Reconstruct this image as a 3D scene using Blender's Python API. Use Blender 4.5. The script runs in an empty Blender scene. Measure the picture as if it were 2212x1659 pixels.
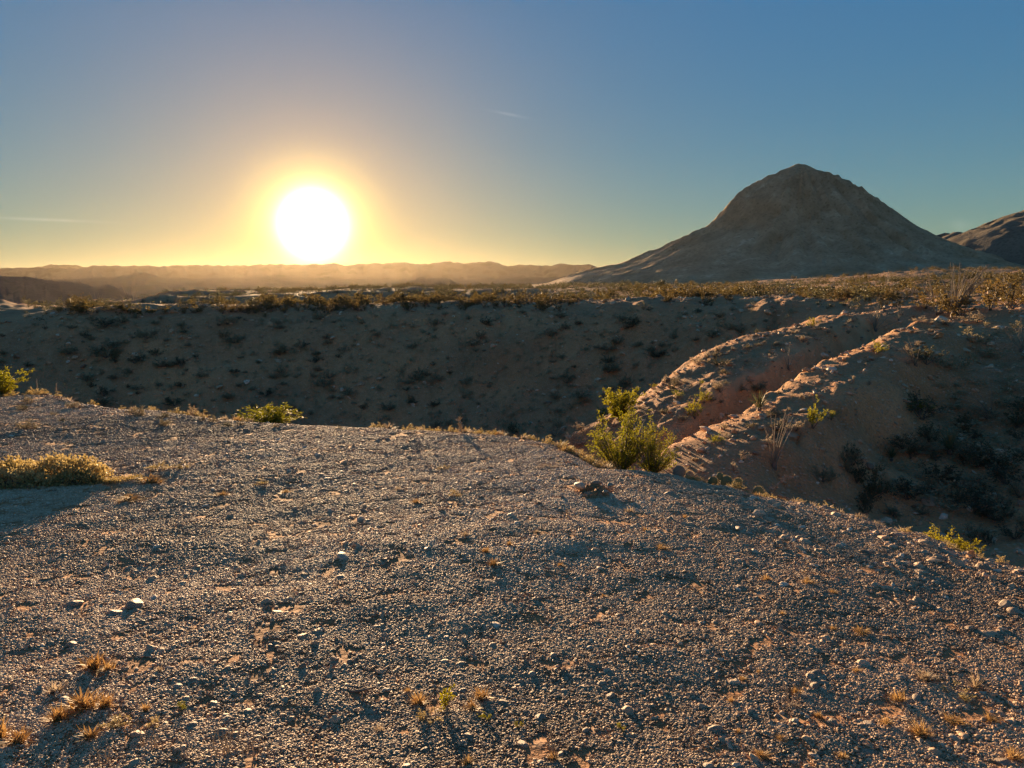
import bpy, math, random
import numpy as np
from mathutils import Vector, Matrix, Euler

random.seed(7)
rng = np.random.default_rng(11)
sc = bpy.context.scene
col = sc.collection
R_ = math.radians

# ------------------------------------------------------------------ camera
EYE = 1.62
FPX, UW, VH, VHOR = 1661.0, 2212.0, 1659.0, 612.0      # focal length and frame in photo units, horizon row
PITCH = math.atan((VH / 2 - VHOR) / FPX)
cam_d = bpy.data.cameras.new('camera')
cam_d.sensor_width = 36.0
cam_d.lens = 36.0 * FPX / UW
cam_d.clip_start = 0.05
cam_d.clip_end = 90000.0
cam = bpy.data.objects.new('camera', cam_d)
col.objects.link(cam)
cam.location = (0, 0, EYE)
cam.rotation_euler = (math.pi / 2 - PITCH, 0, 0)
sc.camera = cam

def ray(u, v):
    a = (u - UW / 2) / FPX; b = (VH / 2 - v) / FPX
    return np.array([a, math.cos(PITCH) + b * math.sin(PITCH), -math.sin(PITCH) + b * math.cos(PITCH)])

def at(u, v, R):
    d = ray(u, v); k = R / math.hypot(d[0], d[1])
    return np.array([0, 0, EYE]) + d * k

# ------------------------------------------------------------------ light
SUN_DIR = ray(676, 484); SUN_DIR = SUN_DIR / np.linalg.norm(SUN_DIR)
SUN_EL = math.asin(SUN_DIR[2]); SUN_AZ = math.atan2(SUN_DIR[0], SUN_DIR[1])
SUN_STRENGTH, SKY_STRENGTH, EXPOSURE = 5.0, 0.12, 1.65

SKY_ROLL, SKY_GAIN, SKY_SAT, DUST = 1.6, 1.12, 1.15, 0.15
HAZE_DENSITY, HAZE_G = 2.7e-6, 0.74
SKY_TINT = (0.69, 1.0, 1.2)
OZONE = 2.0
BAND = 0.06

sun_d = bpy.data.lights.new('sun', 'SUN')
sun_d.energy = SUN_STRENGTH
sun_d.angle = R_(0.53)
sun_d.color = (1.0, 0.67, 0.36)
sun = bpy.data.objects.new('sun', sun_d)
col.objects.link(sun)
sun.rotation_euler = Vector(-SUN_DIR).to_track_quat('-Z', 'Y').to_euler()

world = bpy.data.worlds.new('World')
sc.world = world
world.use_nodes = True

def build_world():
    nt = world.node_tree; nt.nodes.clear(); N = nt.nodes; L = nt.links
    out = N.new('ShaderNodeOutputWorld')
    sky = N.new('ShaderNodeTexSky')
    sky.sky_type = 'NISHITA'; sky.sun_disc = False
    sky.sun_elevation = SUN_EL; sky.sun_rotation = SUN_AZ
    sky.altitude = 900; sky.air_density = 1.0; sky.dust_density = DUST; sky.ozone_density = OZONE
    # roll the bright end of the sky off evenly (a camera's shoulder), richer blue
    bw = N.new('ShaderNodeRGBToBW'); L.new(sky.outputs[0], bw.inputs[0])
    k1 = N.new('ShaderNodeMath'); k1.operation = 'MULTIPLY_ADD'; L.new(bw.outputs[0], k1.inputs[0]); k1.inputs[1].default_value = SKY_ROLL; k1.inputs[2].default_value = 1.0
    k2 = N.new('ShaderNodeMath'); k2.operation = 'DIVIDE'; k2.inputs[0].default_value = SKY_GAIN; L.new(k1.outputs[0], k2.inputs[1])
    sv = N.new('ShaderNodeVectorMath'); sv.operation = 'SCALE'; L.new(sky.outputs[0], sv.inputs[0]); L.new(k2.outputs[0], sv.inputs['Scale'])
    hsv = N.new('ShaderNodeHueSaturation'); hsv.inputs['Saturation'].default_value = SKY_SAT
    L.new(sv.outputs[0], hsv.inputs['Color'])
    bg = N.new('ShaderNodeBackground'); bg.inputs[1].default_value = SKY_STRENGTH
    tn = N.new('ShaderNodeVectorMath'); tn.operation = 'MULTIPLY'; L.new(hsv.outputs[0], tn.inputs[0]); tn.inputs[1].default_value = SKY_TINT
    L.new(tn.outputs[0], bg.inputs[0])
    geo = N.new('ShaderNodeTexCoord')
    def math_(op, a, b=None):
        n = N.new('ShaderNodeMath'); n.operation = op
        for i, x in enumerate((a, b)):
            if x is None: continue
            if isinstance(x, (int, float)): n.inputs[i].default_value = x
            else: L.new(x, n.inputs[i])
        return n.outputs[0]
    def dot(vec):
        n = N.new('ShaderNodeVectorMath'); n.operation = 'DOT_PRODUCT'
        L.new(geo.outputs['Generated'], n.inputs[0]); n.inputs[1].default_value = tuple(float(c) for c in vec)
        return n.outputs['Value']
    theta = math_('MULTIPLY', math_('ARCCOSINE', math_('MINIMUM', dot(SUN_DIR), 0.9999999)), 57.29578)
    acc = bg.outputs[0]
    def add_glow(col_, strength, fac):
        nonlocal acc
        e = N.new('ShaderNodeBackground'); e.inputs[0].default_value = (*col_, 1)
        L.new(math_('MULTIPLY', fac, strength), e.inputs[1])
        a = N.new('ShaderNodeAddShader'); L.new(acc, a.inputs[0]); L.new(e.outputs[0], a.inputs[1]); acc = a.outputs[0]
    def gauss(t, s):
        q = math_('DIVIDE', t, s); return math_('EXPONENT', math_('MULTIPLY', math_('MULTIPLY', q, q), -1.0))
    def expo(t, s):
        return math_('EXPONENT', math_('MULTIPLY', t, -1.0 / s))
    # the sun's aureole in the hazy air
    q4 = math_('POWER', math_('DIVIDE', theta, 1.68), 6.0)
    add_glow((1.0, 0.88, 0.62), 3.6, math_('DIVIDE', 1.0, math_('ADD', q4, 1.0)))
    add_glow((1.0, 0.58, 0.04), 0.48, gauss(theta, 3.3))
    add_glow((1.0, 0.42, 0.02), 0.25, expo(theta, 6.0))
    # pale band of scattered light low round the whole horizon
    elev = math_('MULTIPLY', math_('ABSOLUTE', math_('ARCSINE', dot((0, 0, 1)))), 57.29578)
    add_glow((0.88, 1.0, 0.95), BAND, expo(elev, 5.0))
    # three thin cirrus wisps
    noise = N.new('ShaderNodeTexNoise'); noise.inputs['Scale'].default_value = 60; noise.inputs['Detail'].default_value = 4
    L.new(geo.outputs['Generated'], noise.inputs['Vector'])
    for (u0, v0, u1, v1, wd, st) in ((1050, 237, 1150, 257, 0.10, 0.045), (-60, 468, 230, 480, 0.09, 0.06), (2045, 486, 2110, 488, 0.35, 0.025)):
        a = ray(u0, v0); b = ray(u1, v1); a /= np.linalg.norm(a); b /= np.linalg.norm(b)
        c = (a + b); c /= np.linalg.norm(c); t = b - a; ln = np.linalg.norm(t) * 28.6; t /= np.linalg.norm(t)
        n = np.cross(c, t)
        al = math_('MULTIPLY', dot(t), 57.3); ac = math_('MULTIPLY', dot(n), 57.3)
        off_a = float(np.dot(c, t)) * 57.3; off_c = float(np.dot(c, n)) * 57.3
        fac = math_('MULTIPLY', gauss(math_('SUBTRACT', al, off_a), ln * 0.75), gauss(math_('SUBTRACT', ac, off_c), wd))
        fac = math_('MULTIPLY', math_('MULTIPLY', fac, math_('GREATER_THAN', dot(c), 0.5)), noise.outputs[0])
        add_glow((1.0, 0.93, 0.82), st, fac)
    L.new(acc, out.inputs[0])
build_world()

vs = sc.view_settings
vs.view_transform = 'Standard'; vs.look = 'None'; vs.exposure = EXPOSURE; vs.gamma = 1.0; vs.use_curve_mapping = False
cy = sc.cycles
cy.use_denoising = True
cy.max_bounces = 6; cy.diffuse_bounces = 3; cy.glossy_bounces = 2; cy.transmission_bounces = 3; cy.volume_bounces = 0; cy.transparent_max_bounces = 8
cy.sample_clamp_indirect = 4.0
cy.caustics_reflective = False; cy.caustics_refractive = False

# ------------------------------------------------------------------ tagging helpers
def tag(o, label=None, cat=None, group=None, kind=None):
    if label: o['label'] = label
    if cat: o['category'] = cat
    if group: o['group'] = group
    if kind: o['kind'] = kind
    return o

def link(name, mesh, parent=None):
    o = bpy.data.objects.new(name, mesh); col.objects.link(o)
    if parent is not None: o.parent = parent
    return o

def np_mesh(name, verts, faces, mat=None, smooth=False):
    verts = np.asarray(verts, dtype=np.float32); faces = np.asarray(faces, dtype=np.int32)
    me = bpy.data.meshes.new(name)
    me.vertices.add(len(verts)); me.vertices.foreach_set('co', verts.ravel())
    k = faces.shape[1]
    me.loops.add(faces.size); me.loops.foreach_set('vertex_index', faces.ravel())
    me.polygons.add(len(faces))
    me.polygons.foreach_set('loop_start', np.arange(0, faces.size, k, dtype=np.int32))
    if smooth: me.polygons.foreach_set('use_smooth', np.ones(len(faces), dtype=bool))
    me.update(calc_edges=True)
    if mat: me.materials.append(mat)
    return me

class MB:
    def __init__(s): s.v = []; s.q = []; s.n = 0
    def tube(s, pts, rad, sides=5):
        pts = np.asarray(pts, float); n = len(pts)
        rad = np.broadcast_to(np.asarray(rad, float), (n,))
        t = np.gradient(pts, axis=0); t /= np.linalg.norm(t, axis=1)[:, None] + 1e-9
        ref = np.array([0.31, 0.2, 0.93]) if abs(t[0][2]) < .9 else np.array([1., 0.1, 0])
        a = np.cross(t, ref); a /= np.linalg.norm(a, axis=1)[:, None] + 1e-9
        b = np.cross(t, a)
        ang = np.arange(sides) * 2 * math.pi / sides
        ring = pts[:, None, :] + rad[:, None, None] * (np.cos(ang)[None, :, None] * a[:, None, :] + np.sin(ang)[None, :, None] * b[:, None, :])
        s.v.append(ring.reshape(-1, 3))
        i = np.arange(n - 1)[:, None] * sides; j = np.arange(sides)[None, :]; j2 = (j + 1) % sides
        f = np.stack([i + j, i + j2, i + sides + j2, i + sides + j], -1).reshape(-1, 4) + s.n
        s.q.append(f); s.n += n * sides
        return s
    def quads(s, v, q):
        v = np.asarray(v).reshape(-1, 3); s.v.append(v); s.q.append(np.asarray(q) + s.n); s.n += len(v); return s
    def leaves(s, c, d, ln, wd, r=rng):
        """rhombic leaves at c pointing along d"""
        c = np.asarray(c); m = len(c)
        d = d / (np.linalg.norm(d, axis=1)[:, None] + 1e-9)
        x = r.normal(size=(m, 3)); a = np.cross(d, x); a /= np.linalg.norm(a, axis=1)[:, None] + 1e-9
        ln = np.broadcast_to(ln, (m,))[:, None]; wd = np.broadcast_to(wd, (m,))[:, None]
        v = np.stack([c, c + d * ln * .5 + a * wd * .5, c + d * ln, c + d * ln * .5 - a * wd * .5], 1).reshape(-1, 3)
        s.quads(v, np.arange(m * 4).reshape(m, 4)); return s
    def mesh(s, name, mat, smooth=False):
        return np_mesh(name, np.concatenate(s.v), np.concatenate(s.q), mat, smooth)

# ------------------------------------------------------------------ noise
def _hash(ix, iy, seed):
    h = (ix.astype(np.int64) * 374761393 + iy.astype(np.int64) * 668265263 + seed * 1274126177) & 0x7fffffff
    h = ((h ^ (h >> 13)) * 1274126177) & 0x7fffffff
    return ((h ^ (h >> 16)) & 0xffff) / 65535.0

def vnoise(x, y, seed=0):
    x = np.asarray(x, float); y = np.asarray(y, float)
    ix = np.floor(x); iy = np.floor(y); fx = x - ix; fy = y - iy
    fx = fx * fx * fx * (fx * (fx * 6 - 15) + 10); fy = fy * fy * fy * (fy * (fy * 6 - 15) + 10)
    ix = ix.astype(np.int64); iy = iy.astype(np.int64)
    a = _hash(ix, iy, seed); b = _hash(ix + 1, iy, seed); c = _hash(ix, iy + 1, seed); d = _hash(ix + 1, iy + 1, seed)
    return (a + (b - a) * fx) * (1 - fy) + (c + (d - c) * fx) * fy - 0.5

def fbm(x, y, octv=4, seed=0, gain=.5):
    s = 0; a = 1.0; fx = np.asarray(x, float); fy = np.asarray(y, float)
    for o in range(octv):
        s = s + a * vnoise(fx, fy, seed + o * 17)
        fx, fy = (fx * 1.63 + fy * 1.21) + 3.1, (fy * 1.63 - fx * 1.21) + 7.7; a *= gain
    return s

def sstep(a, b, x):
    t = np.clip((x - a) / (b - a), 0, 1); return t * t * (3 - 2 * t)

# ------------------------------------------------------------------ materials
def new_mat(name):
    m = bpy.data.materials.new(name); m.use_nodes = True
    nt = m.node_tree; nt.nodes.clear()
    return m, nt, nt.nodes, nt.links

def ramp(N, stops, interp='LINEAR'):
    r = N.new('ShaderNodeValToRGB'); r.color_ramp.interpolation = interp
    e = r.color_ramp.elements
    e[0].position = stops[0][0]; e[0].color = (*stops[0][1], 1)
    e[1].position = stops[-1][0]; e[1].color = (*stops[-1][1], 1)
    for p, c in stops[1:-1]:
        x = e.new(p); x.color = (*c, 1)
    return r

def noise_node(N, L, vec, scale, detail=4, rough=.55):
    n = N.new('ShaderNodeTexNoise'); n.inputs['Scale'].default_value = scale
    n.inputs['Detail'].default_value = detail; n.inputs['Roughness'].default_value = rough
    L.new(vec, n.inputs['Vector']); return n.outputs['Fac']

def ground_material():
    m, nt, N, L = new_mat('desert_ground')
    out = N.new('ShaderNodeOutputMaterial'); p = N.new('ShaderNodeBsdfPrincipled')
    p.inputs['Roughness'].default_value = .9; p.inputs['Specular IOR Level'].default_value = .25
    tc = N.new('ShaderNodeTexCoord'); P = tc.outputs['Object']
    big = noise_node(N, L, P, .12, 5); mid = noise_node(N, L, P, 1.7, 6, .65); fine = noise_node(N, L, P, 14, 5, .7)
    base = ramp(N, [(.3, (.53, .265, .115)), (.5, (.65, .325, .145)), (.72, (.72, .39, .19))])
    L.new(mid, base.inputs[0])
    b2 = ramp(N, [(.32, (.62, .60, .60)), (.68, (1.12, 1.06, 1.0))]); L.new(big, b2.inputs[0])
    mul = N.new('ShaderNodeMixRGB'); mul.blend_type = 'MULTIPLY'; mul.inputs[0].default_value = .8
    L.new(base.outputs[0], mul.inputs[1]); L.new(b2.outputs[0], mul.inputs[2])
    b3 = ramp(N, [(.3, (.6, .6, .6)), (.7, (1.25, 1.22, 1.2))]); L.new(fine, b3.inputs[0])
    mul2 = N.new('ShaderNodeMixRGB'); mul2.blend_type = 'MULTIPLY'; mul2.inputs[0].default_value = .8
    L.new(mul.outputs[0], mul2.inputs[1]); L.new(b3.outputs[0], mul2.inputs[2])
    # small pale and dark stones
    vo = N.new('ShaderNodeTexVoronoi'); vo.inputs['Scale'].default_value = 9.0; vo.inputs['Randomness'].default_value = 1.0; L.new(P, vo.inputs['Vector'])
    st = ramp(N, [(.0, (1, 1, 1)), (.2, (.7, .7, .7)), (.42, (0, 0, 0)), (1, (0, 0, 0))]); L.new(vo.outputs['Distance'], st.inputs[0])
    stc = ramp(N, [(.0, (.22, .135, .085)), (.35, (.37, .235, .15)), (.7, (.54, .36, .23)), (1, (.68, .52, .37))])
    L.new(vo.outputs['Color'], stc.inputs[0])
    mx = N.new('ShaderNodeMixRGB'); L.new(st.outputs[0], mx.inputs[0]); L.new(mul2.outputs[0], mx.inputs[1]); L.new(stc.outputs[0], mx.inputs[2])
    # red clay laid bare in the gully
    ca = N.new('ShaderNodeAttribute'); ca.attribute_name = 'clay'
    cl = ramp(N, [(.25, (.56, .28, .125)), (.55, (.64, .35, .165)), (.8, (.70, .44, .24))]); L.new(mid, cl.inputs[0])
    mc = N.new('ShaderNodeMixRGB'); L.new(ca.outputs['Fac'], mc.inputs[0]); L.new(mx.outputs[0], mc.inputs[1]); L.new(cl.outputs[0], mc.inputs[2])
    L.new(mc.outputs[0], p.inputs['Base Color'])
    bmp = N.new('ShaderNodeBump'); bmp.inputs['Strength'].default_value = .9; bmp.inputs['Distance'].default_value = .06
    ad = N.new('ShaderNodeMath'); ad.operation = 'MULTIPLY_ADD'; L.new(st.outputs[0], ad.inputs[0]); ad.inputs[1].default_value = .5; L.new(fine, ad.inputs[2])
    b2p = N.new('ShaderNodeBump'); b2p.inputs['Strength'].default_value = .8; b2p.inputs['Distance'].default_value = .3; L.new(mid, b2p.inputs['Height']); L.new(b2p.outputs[0], bmp.inputs['Normal'])
    L.new(ad.outputs[0], bmp.inputs['Height']); L.new(bmp.outputs[0], p.inputs['Normal'])
    L.new(p.outputs[0], out.inputs[0]); return m

def rock_material(name, stops, scale=3.0, bump=.3, dist=.02, rough=.6, spec=.5, attr=None):
    m, nt, N, L = new_mat(name)
    out = N.new('ShaderNodeOutputMaterial'); p = N.new('ShaderNodeBsdfPrincipled')
    p.inputs['Roughness'].default_value = rough; p.inputs['Specular IOR Level'].default_value = spec
    tc = N.new('ShaderNodeTexCoord'); P = tc.outputs['Object']
    n = noise_node(N, L, P, scale, 5, .65)
    if attr:
        a = N.new('ShaderNodeAttribute'); a.attribute_type = 'INSTANCER'; a.attribute_name = attr; f = a.outputs['Fac']
    else:
        a = N.new('ShaderNodeObjectInfo'); f = a.outputs['Random']
    if attr:      # every pebble of a patch has its own tone
        gi = N.new('ShaderNodeNewGeometry'); k1 = N.new('ShaderNodeMath'); k1.operation = 'MULTIPLY_ADD'; L.new(gi.outputs['Random Per Island'], k1.inputs[0]); k1.inputs[1].default_value = .55
        L.new(f, k1.inputs[2]); k2 = N.new('ShaderNodeMath'); k2.operation = 'SUBTRACT'; L.new(k1.outputs[0], k2.inputs[0]); k2.inputs[1].default_value = .27; k2.use_clamp = True; f = k2.outputs[0]
    r = ramp(N, stops); L.new(f, r.inputs[0])
    v = ramp(N, [(.3, (.72, .70, .68)), (.7, (1.2, 1.18, 1.15))]); L.new(n, v.inputs[0])
    mu = N.new('ShaderNodeMixRGB'); mu.blend_type = 'MULTIPLY'; mu.inputs[0].default_value = .9
    L.new(r.outputs[0], mu.inputs[1]); L.new(v.outputs[0], mu.inputs[2]); L.new(mu.outputs[0], p.inputs['Base Color'])
    b = N.new('ShaderNodeBump'); b.inputs['Strength'].default_value = bump; b.inputs['Distance'].default_value = dist
    L.new(n, b.inputs['Height']); L.new(b.outputs[0], p.inputs['Normal'])
    L.new(p.outputs[0], out.inputs[0]); return m

def mountain_material(name, stops, s1, s2, bump, dist):
    m, nt, N, L = new_mat(name)
    out = N.new('ShaderNodeOutputMaterial'); p = N.new('ShaderNodeBsdfPrincipled')
    p.inputs['Roughness'].default_value = .95; p.inputs['Specular IOR Level'].default_value = .1
    tc = N.new('ShaderNodeTexCoord'); P = tc.outputs['Object']
    a = noise_node(N, L, P, s1, 6, .6); b = noise_node(N, L, P, s2, 5, .7)
    r = ramp(N, stops); mixn = N.new('ShaderNodeMath'); mixn.operation = 'MULTIPLY_ADD'; L.new(b, mixn.inputs[0]); mixn.inputs[1].default_value = .5
    sub = N.new('ShaderNodeMath'); sub.operation = 'SUBTRACT'; L.new(a, sub.inputs[0]); sub.inputs[1].default_value = .25
    L.new(sub.outputs[0], mixn.inputs[2]); L.new(mixn.outputs[0], r.inputs[0]); L.new(r.outputs[0], p.inputs['Base Color'])
    # specks of scrub
    vo = N.new('ShaderNodeTexVoronoi'); vo.inputs['Scale'].default_value = s2 * .9; L.new(P, vo.inputs['Vector'])
    sk = ramp(N, [(.0, (.45, .45, .42)), (.25, (.6, .6, .56)), (.4, (1, 1, 1)), (1, (1, 1, 1))]); L.new(vo.outputs['Distance'], sk.inputs[0])
    mu = N.new('ShaderNodeMixRGB'); mu.blend_type = 'MULTIPLY'; mu.inputs[0].default_value = .5; L.new(r.outputs[0], mu.inputs[1]); L.new(sk.outputs[0], mu.inputs[2]); L.new(mu.outputs[0], p.inputs['Base Color'])
    bm = N.new('ShaderNodeBump'); bm.inputs['Strength'].default_value = bump; bm.inputs['Distance'].default_value = dist
    L.new(b, bm.inputs['Height']); L.new(bm.outputs[0], p.inputs['Normal'])
    L.new(p.outputs[0], out.inputs[0]); return m

def leaf_material(name, c1, c2, trans=.5, rough=.6, scale=9.0):
    m, nt, N, L = new_mat(name)
    out = N.new('ShaderNodeOutputMaterial')
    p = N.new('ShaderNodeBsdfPrincipled'); p.inputs['Roughness'].default_value = rough; p.inputs['Specular IOR Level'].default_value = .3
    t = N.new('ShaderNodeBsdfTranslucent'); mx = N.new('ShaderNodeMixShader'); mx.inputs[0].default_value = trans
    tc = N.new('ShaderNodeTexCoord'); n = noise_node(N, L, tc.outputs['Object'], scale, 3)
    oi = N.new('ShaderNodeObjectInfo'); ad = N.new('ShaderNodeMath'); ad.operation = 'MULTIPLY_ADD'
    L.new(oi.outputs['Random'], ad.inputs[0]); ad.inputs[1].default_value = .35
    sb = N.new('ShaderNodeMath'); sb.operation = 'SUBTRACT'; L.new(n, sb.inputs[0]); sb.inputs[1].default_value = .17; L.new(sb.outputs[0], ad.inputs[2])
    r = ramp(N, [(.3, c1), (.7, c2)]); L.new(ad.outputs[0], r.inputs[0])
    L.new(r.outputs[0], p.inputs['Base Color']); L.new(r.outputs[0], t.inputs['Color'])
    L.new(p.outputs[0], mx.inputs[1]); L.new(t.outputs[0], mx.inputs[2]); L.new(mx.outputs[0], out.inputs[0]); return m

def plain_material(name, c1, c2, scale=20.0, rough=.8):
    m, nt, N, L = new_mat(name)
    out = N.new('ShaderNodeOutputMaterial'); p = N.new('ShaderNodeBsdfPrincipled'); p.inputs['Roughness'].default_value = rough
    tc = N.new('ShaderNodeTexCoord'); n = noise_node(N, L, tc.outputs['Object'], scale, 4)
    r = ramp(N, [(.35, c1), (.65, c2)]); L.new(n, r.inputs[0]); L.new(r.outputs[0], p.inputs['Base Color']); L.new(p.outputs[0], out.inputs[0]); return m

PEB = [(0, (.19, .12, .072)), (.18, (.34, .225, .135)), (.4, (.50, .335, .205)), (.6, (.60, .41, .25)), (.75, (.58, .35, .20)), (.88, (.66, .475, .31)), (1, (.74, .59, .43))]
M = {}
M['ground'] = ground_material()
M['pebble'] = rock_material('pebble', PEB, 1.3, .3, .1, .66, .32, attr='tint')
M['stone'] = rock_material('stone', [(0, (.27, .185, .12)), (.4, (.38, .27, .18)), (.7, (.45, .29, .18)), (1, (.54, .42, .30))], 16, .5, .01, .6, .4)
M['creosote'] = leaf_material('creosote_leaf', (.19, .19, .008), (.35, .30, .016), .6)
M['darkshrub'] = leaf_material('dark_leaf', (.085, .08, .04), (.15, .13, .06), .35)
M['slopeshrub'] = leaf_material('slope_leaf', (.27, .215, .115), (.37, .30, .17), .25)
M['mesashrub'] = leaf_material('mesa_leaf', (.13, .10, .034), (.24, .155, .048), .38)
M['golden'] = leaf_material('golden_leaf', (.36, .27, .10), (.55, .43, .20), .45)
M['buff'] = leaf_material('buff_leaf', (.36, .27, .17), (.52, .42, .30), .45)
M['orange'] = leaf_material('orange_grass', (.42, .24, .08), (.58, .38, .15), .4)
M['straw'] = plain_material('straw', (.36, .28, .18), (.52, .42, .28))
M['bark'] = plain_material('bark', (.10, .075, .055), (.20, .15, .11))
M['cane'] = plain_material('cane', (.19, .145, .10), (.30, .235, .165), 6)
M['yucca'] = leaf_material('yucca_leaf', (.12, .13, .06), (.20, .19, .09), .25)
M['pad'] = plain_material('cactus_pad', (.10, .13, .055), (.15, .17, .075), 8, .6)
M['padbrown'] = plain_material('cactus_pad_dry', (.20, .15, .10), (.26, .20, .14), 8, .7)
M['wood'] = plain_material('stake_wood', (.20, .17, .13), (.32, .27, .20), 12)
M['butte'] = mountain_material('butte_rock', [(.2, (.25, .155, .08)), (.45, (.42, .27, .15)), (.62, (.52, .355, .21)), (.78, (.70, .53, .35))], .012, .09, 1.0, 5.0)
M['butte_shade'] = mountain_material('shaded_rock', [(.2, (.13, .10, .065)), (.5, (.20, .16, .11)), (.8, (.28, .23, .16))], .012, .09, 1.0, 5.0)  # darker copy of the butte rock: shade put into the colour, mutes sunlit slopes
M['range'] = mountain_material('range_rock', [(.25, (.07, .065, .06)), (.75, (.11, .10, .095))], .0008, .004, .6, 60.0)

# ------------------------------------------------------------------ terrain height
EDGE = [(-700, 840), (-400, 850), (-150, 850), (0, 855), (60, 850), (110, 851), (165, 868), (250, 880), (330, 884), (430, 900), (520, 907), (640, 911),
        (760, 916), (900, 926), (1000, 935), (1100, 943), (1180, 958), (1240, 980), (1290, 1003), (1380, 1013), (1450, 1022), (1530, 1044),
        (1620, 1064), (1700, 1080), (1800, 1100), (1900, 1132), (2000, 1160), (2100, 1188), (2212, 1228), (2400, 1300), (2750, 1400)]
_eaz, _er, _ek = [], [], []
TILT = .038
TX, TY = TILT * math.sin(SUN_AZ), TILT * math.cos(SUN_AZ)
for u, v in EDGE:
    d = ray(u, v); k = -d[2] / math.hypot(d[0], d[1])
    _eaz.append(math.atan2(d[0], d[1])); _ek.append(k); _er.append((EYE + k / 2 - (TX * d[0] + TY * d[1]) / math.hypot(d[0], d[1])) / (k - (TX * d[0] + TY * d[1]) / math.hypot(d[0], d[1])))
_eaz = [-math.pi, -2.2, -1.4] + _eaz + [1.4, 2.2, math.pi]
_er = [16, 16, 15] + _er + [4.6, 7, 16]; _ek = [.2, .2, .2] + _ek + [.3, .25, .2]
_eaz, _er, _ek = map(np.array, (_eaz, _er, _ek))

CP = []            # control points of the wider terrain
def cp(u, v, R): CP.append(tuple(at(u, v, R)))
def pol(u, R, z):
    d = ray(u, 700); k = R / math.hypot(d[0], d[1]); CP.append((d[0] * k, d[1] * k, z))

for u, v, R in [(-700, 690, 100), (-300, 700, 96), (0, 712, 92), (133, 684, 90), (400, 681, 86), (800, 676, 82), (1100, 670, 80), (1400, 664, 77), (1650, 658, 73), (1800, 655, 70)]:
    cp(u, v, R); dv = 905 - v
    if u < 1600:
        cp(u, v + dv * .12, R - 3.0); cp(u, v + dv * .5, R - 9.0); cp(u, 905, R - 16)
        z = at(u, 905, R - 16)[2]; pol(u, R - 22, z - 1.2); pol(u, R - 38, z - 1.6)
for u, v, R in [(1700, 690, 66), (1560, 735, 66), (1700, 740, 62.5), (1830, 680, 64)]: cp(u, v, R)
for u in (-700, -300, 0, 400, 800, 1100): pol(u, 26, -8.5); pol(u, 19, -5.2)
for u in (1200, 1300): pol(u, 24, -7.5); pol(u, 17, -4.6)
A_ = [(1290, 912, 33), (1400, 845, 37), (1475, 791, 41), (1555, 758, 44), (1661, 739, 46.5), (1741, 708, 49.5), (1808, 694, 52), (1875, 684, 54.5), (1975, 677, 57)]
B_ = [(1430, 1005, 20.6), (1478, 965, 21.8), (1560, 918, 24), (1638, 884, 26.2), (1700, 845, 28.4), (1775, 798, 31.4), (1840, 768, 34), (1901, 738, 37), (1950, 712, 40.5), (1995, 689, 44.5)]
LIP = [(1475, 925, 27.6), (1541, 878, 30.2), (1575, 842, 31.8), (1651, 812, 34.4), (1710, 775, 37.2), (1768, 737, 40.2), (1868, 695, 46)]
def dense(pts, n):
    o = []
    for (a, b) in zip(pts[:-1], pts[1:]):
        for i in range(n): o.append(tuple(a[k] + (b[k] - a[k]) * i / n for k in range(3)))
    return o + [pts[-1]]
for i, (u, v, R) in enumerate(dense(A_, 2)):
    cp(u, v, R); z = at(u, v, R)[2]
    if u < 1900: pol(u, R + 4.5, z - 2.2)
    if u < 1750: pol(u, R + 10, z - 6.0)
BL = dense(B_, 3)
for u, v, R in BL: cp(u, v, R)
for i, (u, v, R) in enumerate(BL[:-3]):
    p = at(u, v, R); CP.append((p[0] - .25, p[1] + .45, p[2] - .06)); CP.append((p[0] - .8, p[1] + 1.1, p[2] - 1.1)); CP.append((p[0] - 1.7, p[1] + 2.2, p[2] - 1.75))
    CP.append((p[0] + .4, p[1] - 1.2, p[2] + .0)); CP.append((p[0] + .9, p[1] - 2.5, p[2] - .14))
for u, v, R in dense(LIP, 3):
    cp(u, v, R); p = at(u, v, R); CP.append((p[0] + .35, p[1] - .45, p[2] - 1.0)); CP.append((p[0] + .8, p[1] - 1.0, p[2] - 1.5)); CP.append((p[0] - .8, p[1] + 1.0, p[2] + .05))
for u, v, R in [(1230, 945, 30), (1330, 950, 27), (1700, 1000, 23), (1700, 1062, 20.8), (1800, 960, 26), (1800, 1060, 22.5), (1900, 850, 34), (1900, 1000, 27), (1900, 1100, 23.5), (2000, 760, 41), (2000, 900, 31.5),
                (2000, 1100, 24), (2100, 800, 37), (2100, 950, 30), (2100, 1100, 24.5), (2100, 1170, 22.5), (2212, 760, 39), (2212, 880, 32), (2212, 1000, 27.5), (2212, 1180, 22),
                (2060, 690, 48), (2130, 690, 47), (2212, 690, 46), (2212, 672, 52), (2100, 668, 56), (2400, 690, 46), (2400, 800, 36), (2400, 1000, 27), (2400, 1180, 21), (2800, 690, 50), (2800, 900, 30),
                # mesa tops behind
                (-300, 672, 125), (0, 662, 122), (200, 668, 112), (500, 668, 108), (900, 664, 106), (1200, 660, 104), (1500, 650, 102), (1750, 646, 92), (1950, 650, 78), (2212, 655, 66), (2450, 655, 66),
                (0, 647, 128), (-300, 645, 130),
                (200, 647, 168), (350, 634, 178), (600, 631, 180), (800, 628, 186), (1000, 623, 192), (1150, 620, 205), (1300, 617, 235), (1500, 622, 200), (1700, 615, 205), (1850, 611, 190), (2000, 606, 170), (2212, 601, 150), (2450, 600, 150),
                (900, 645, 150), (1100, 640, 150), (1300, 636, 150), (1500, 634, 145),
                (1600, 608, 340), (1750, 604, 330), (1900, 597, 305), (1975, 587, 285), (2100, 588, 275), (2212, 586, 262), (2450, 585, 262)]:
    cp(u, v, R)
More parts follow.
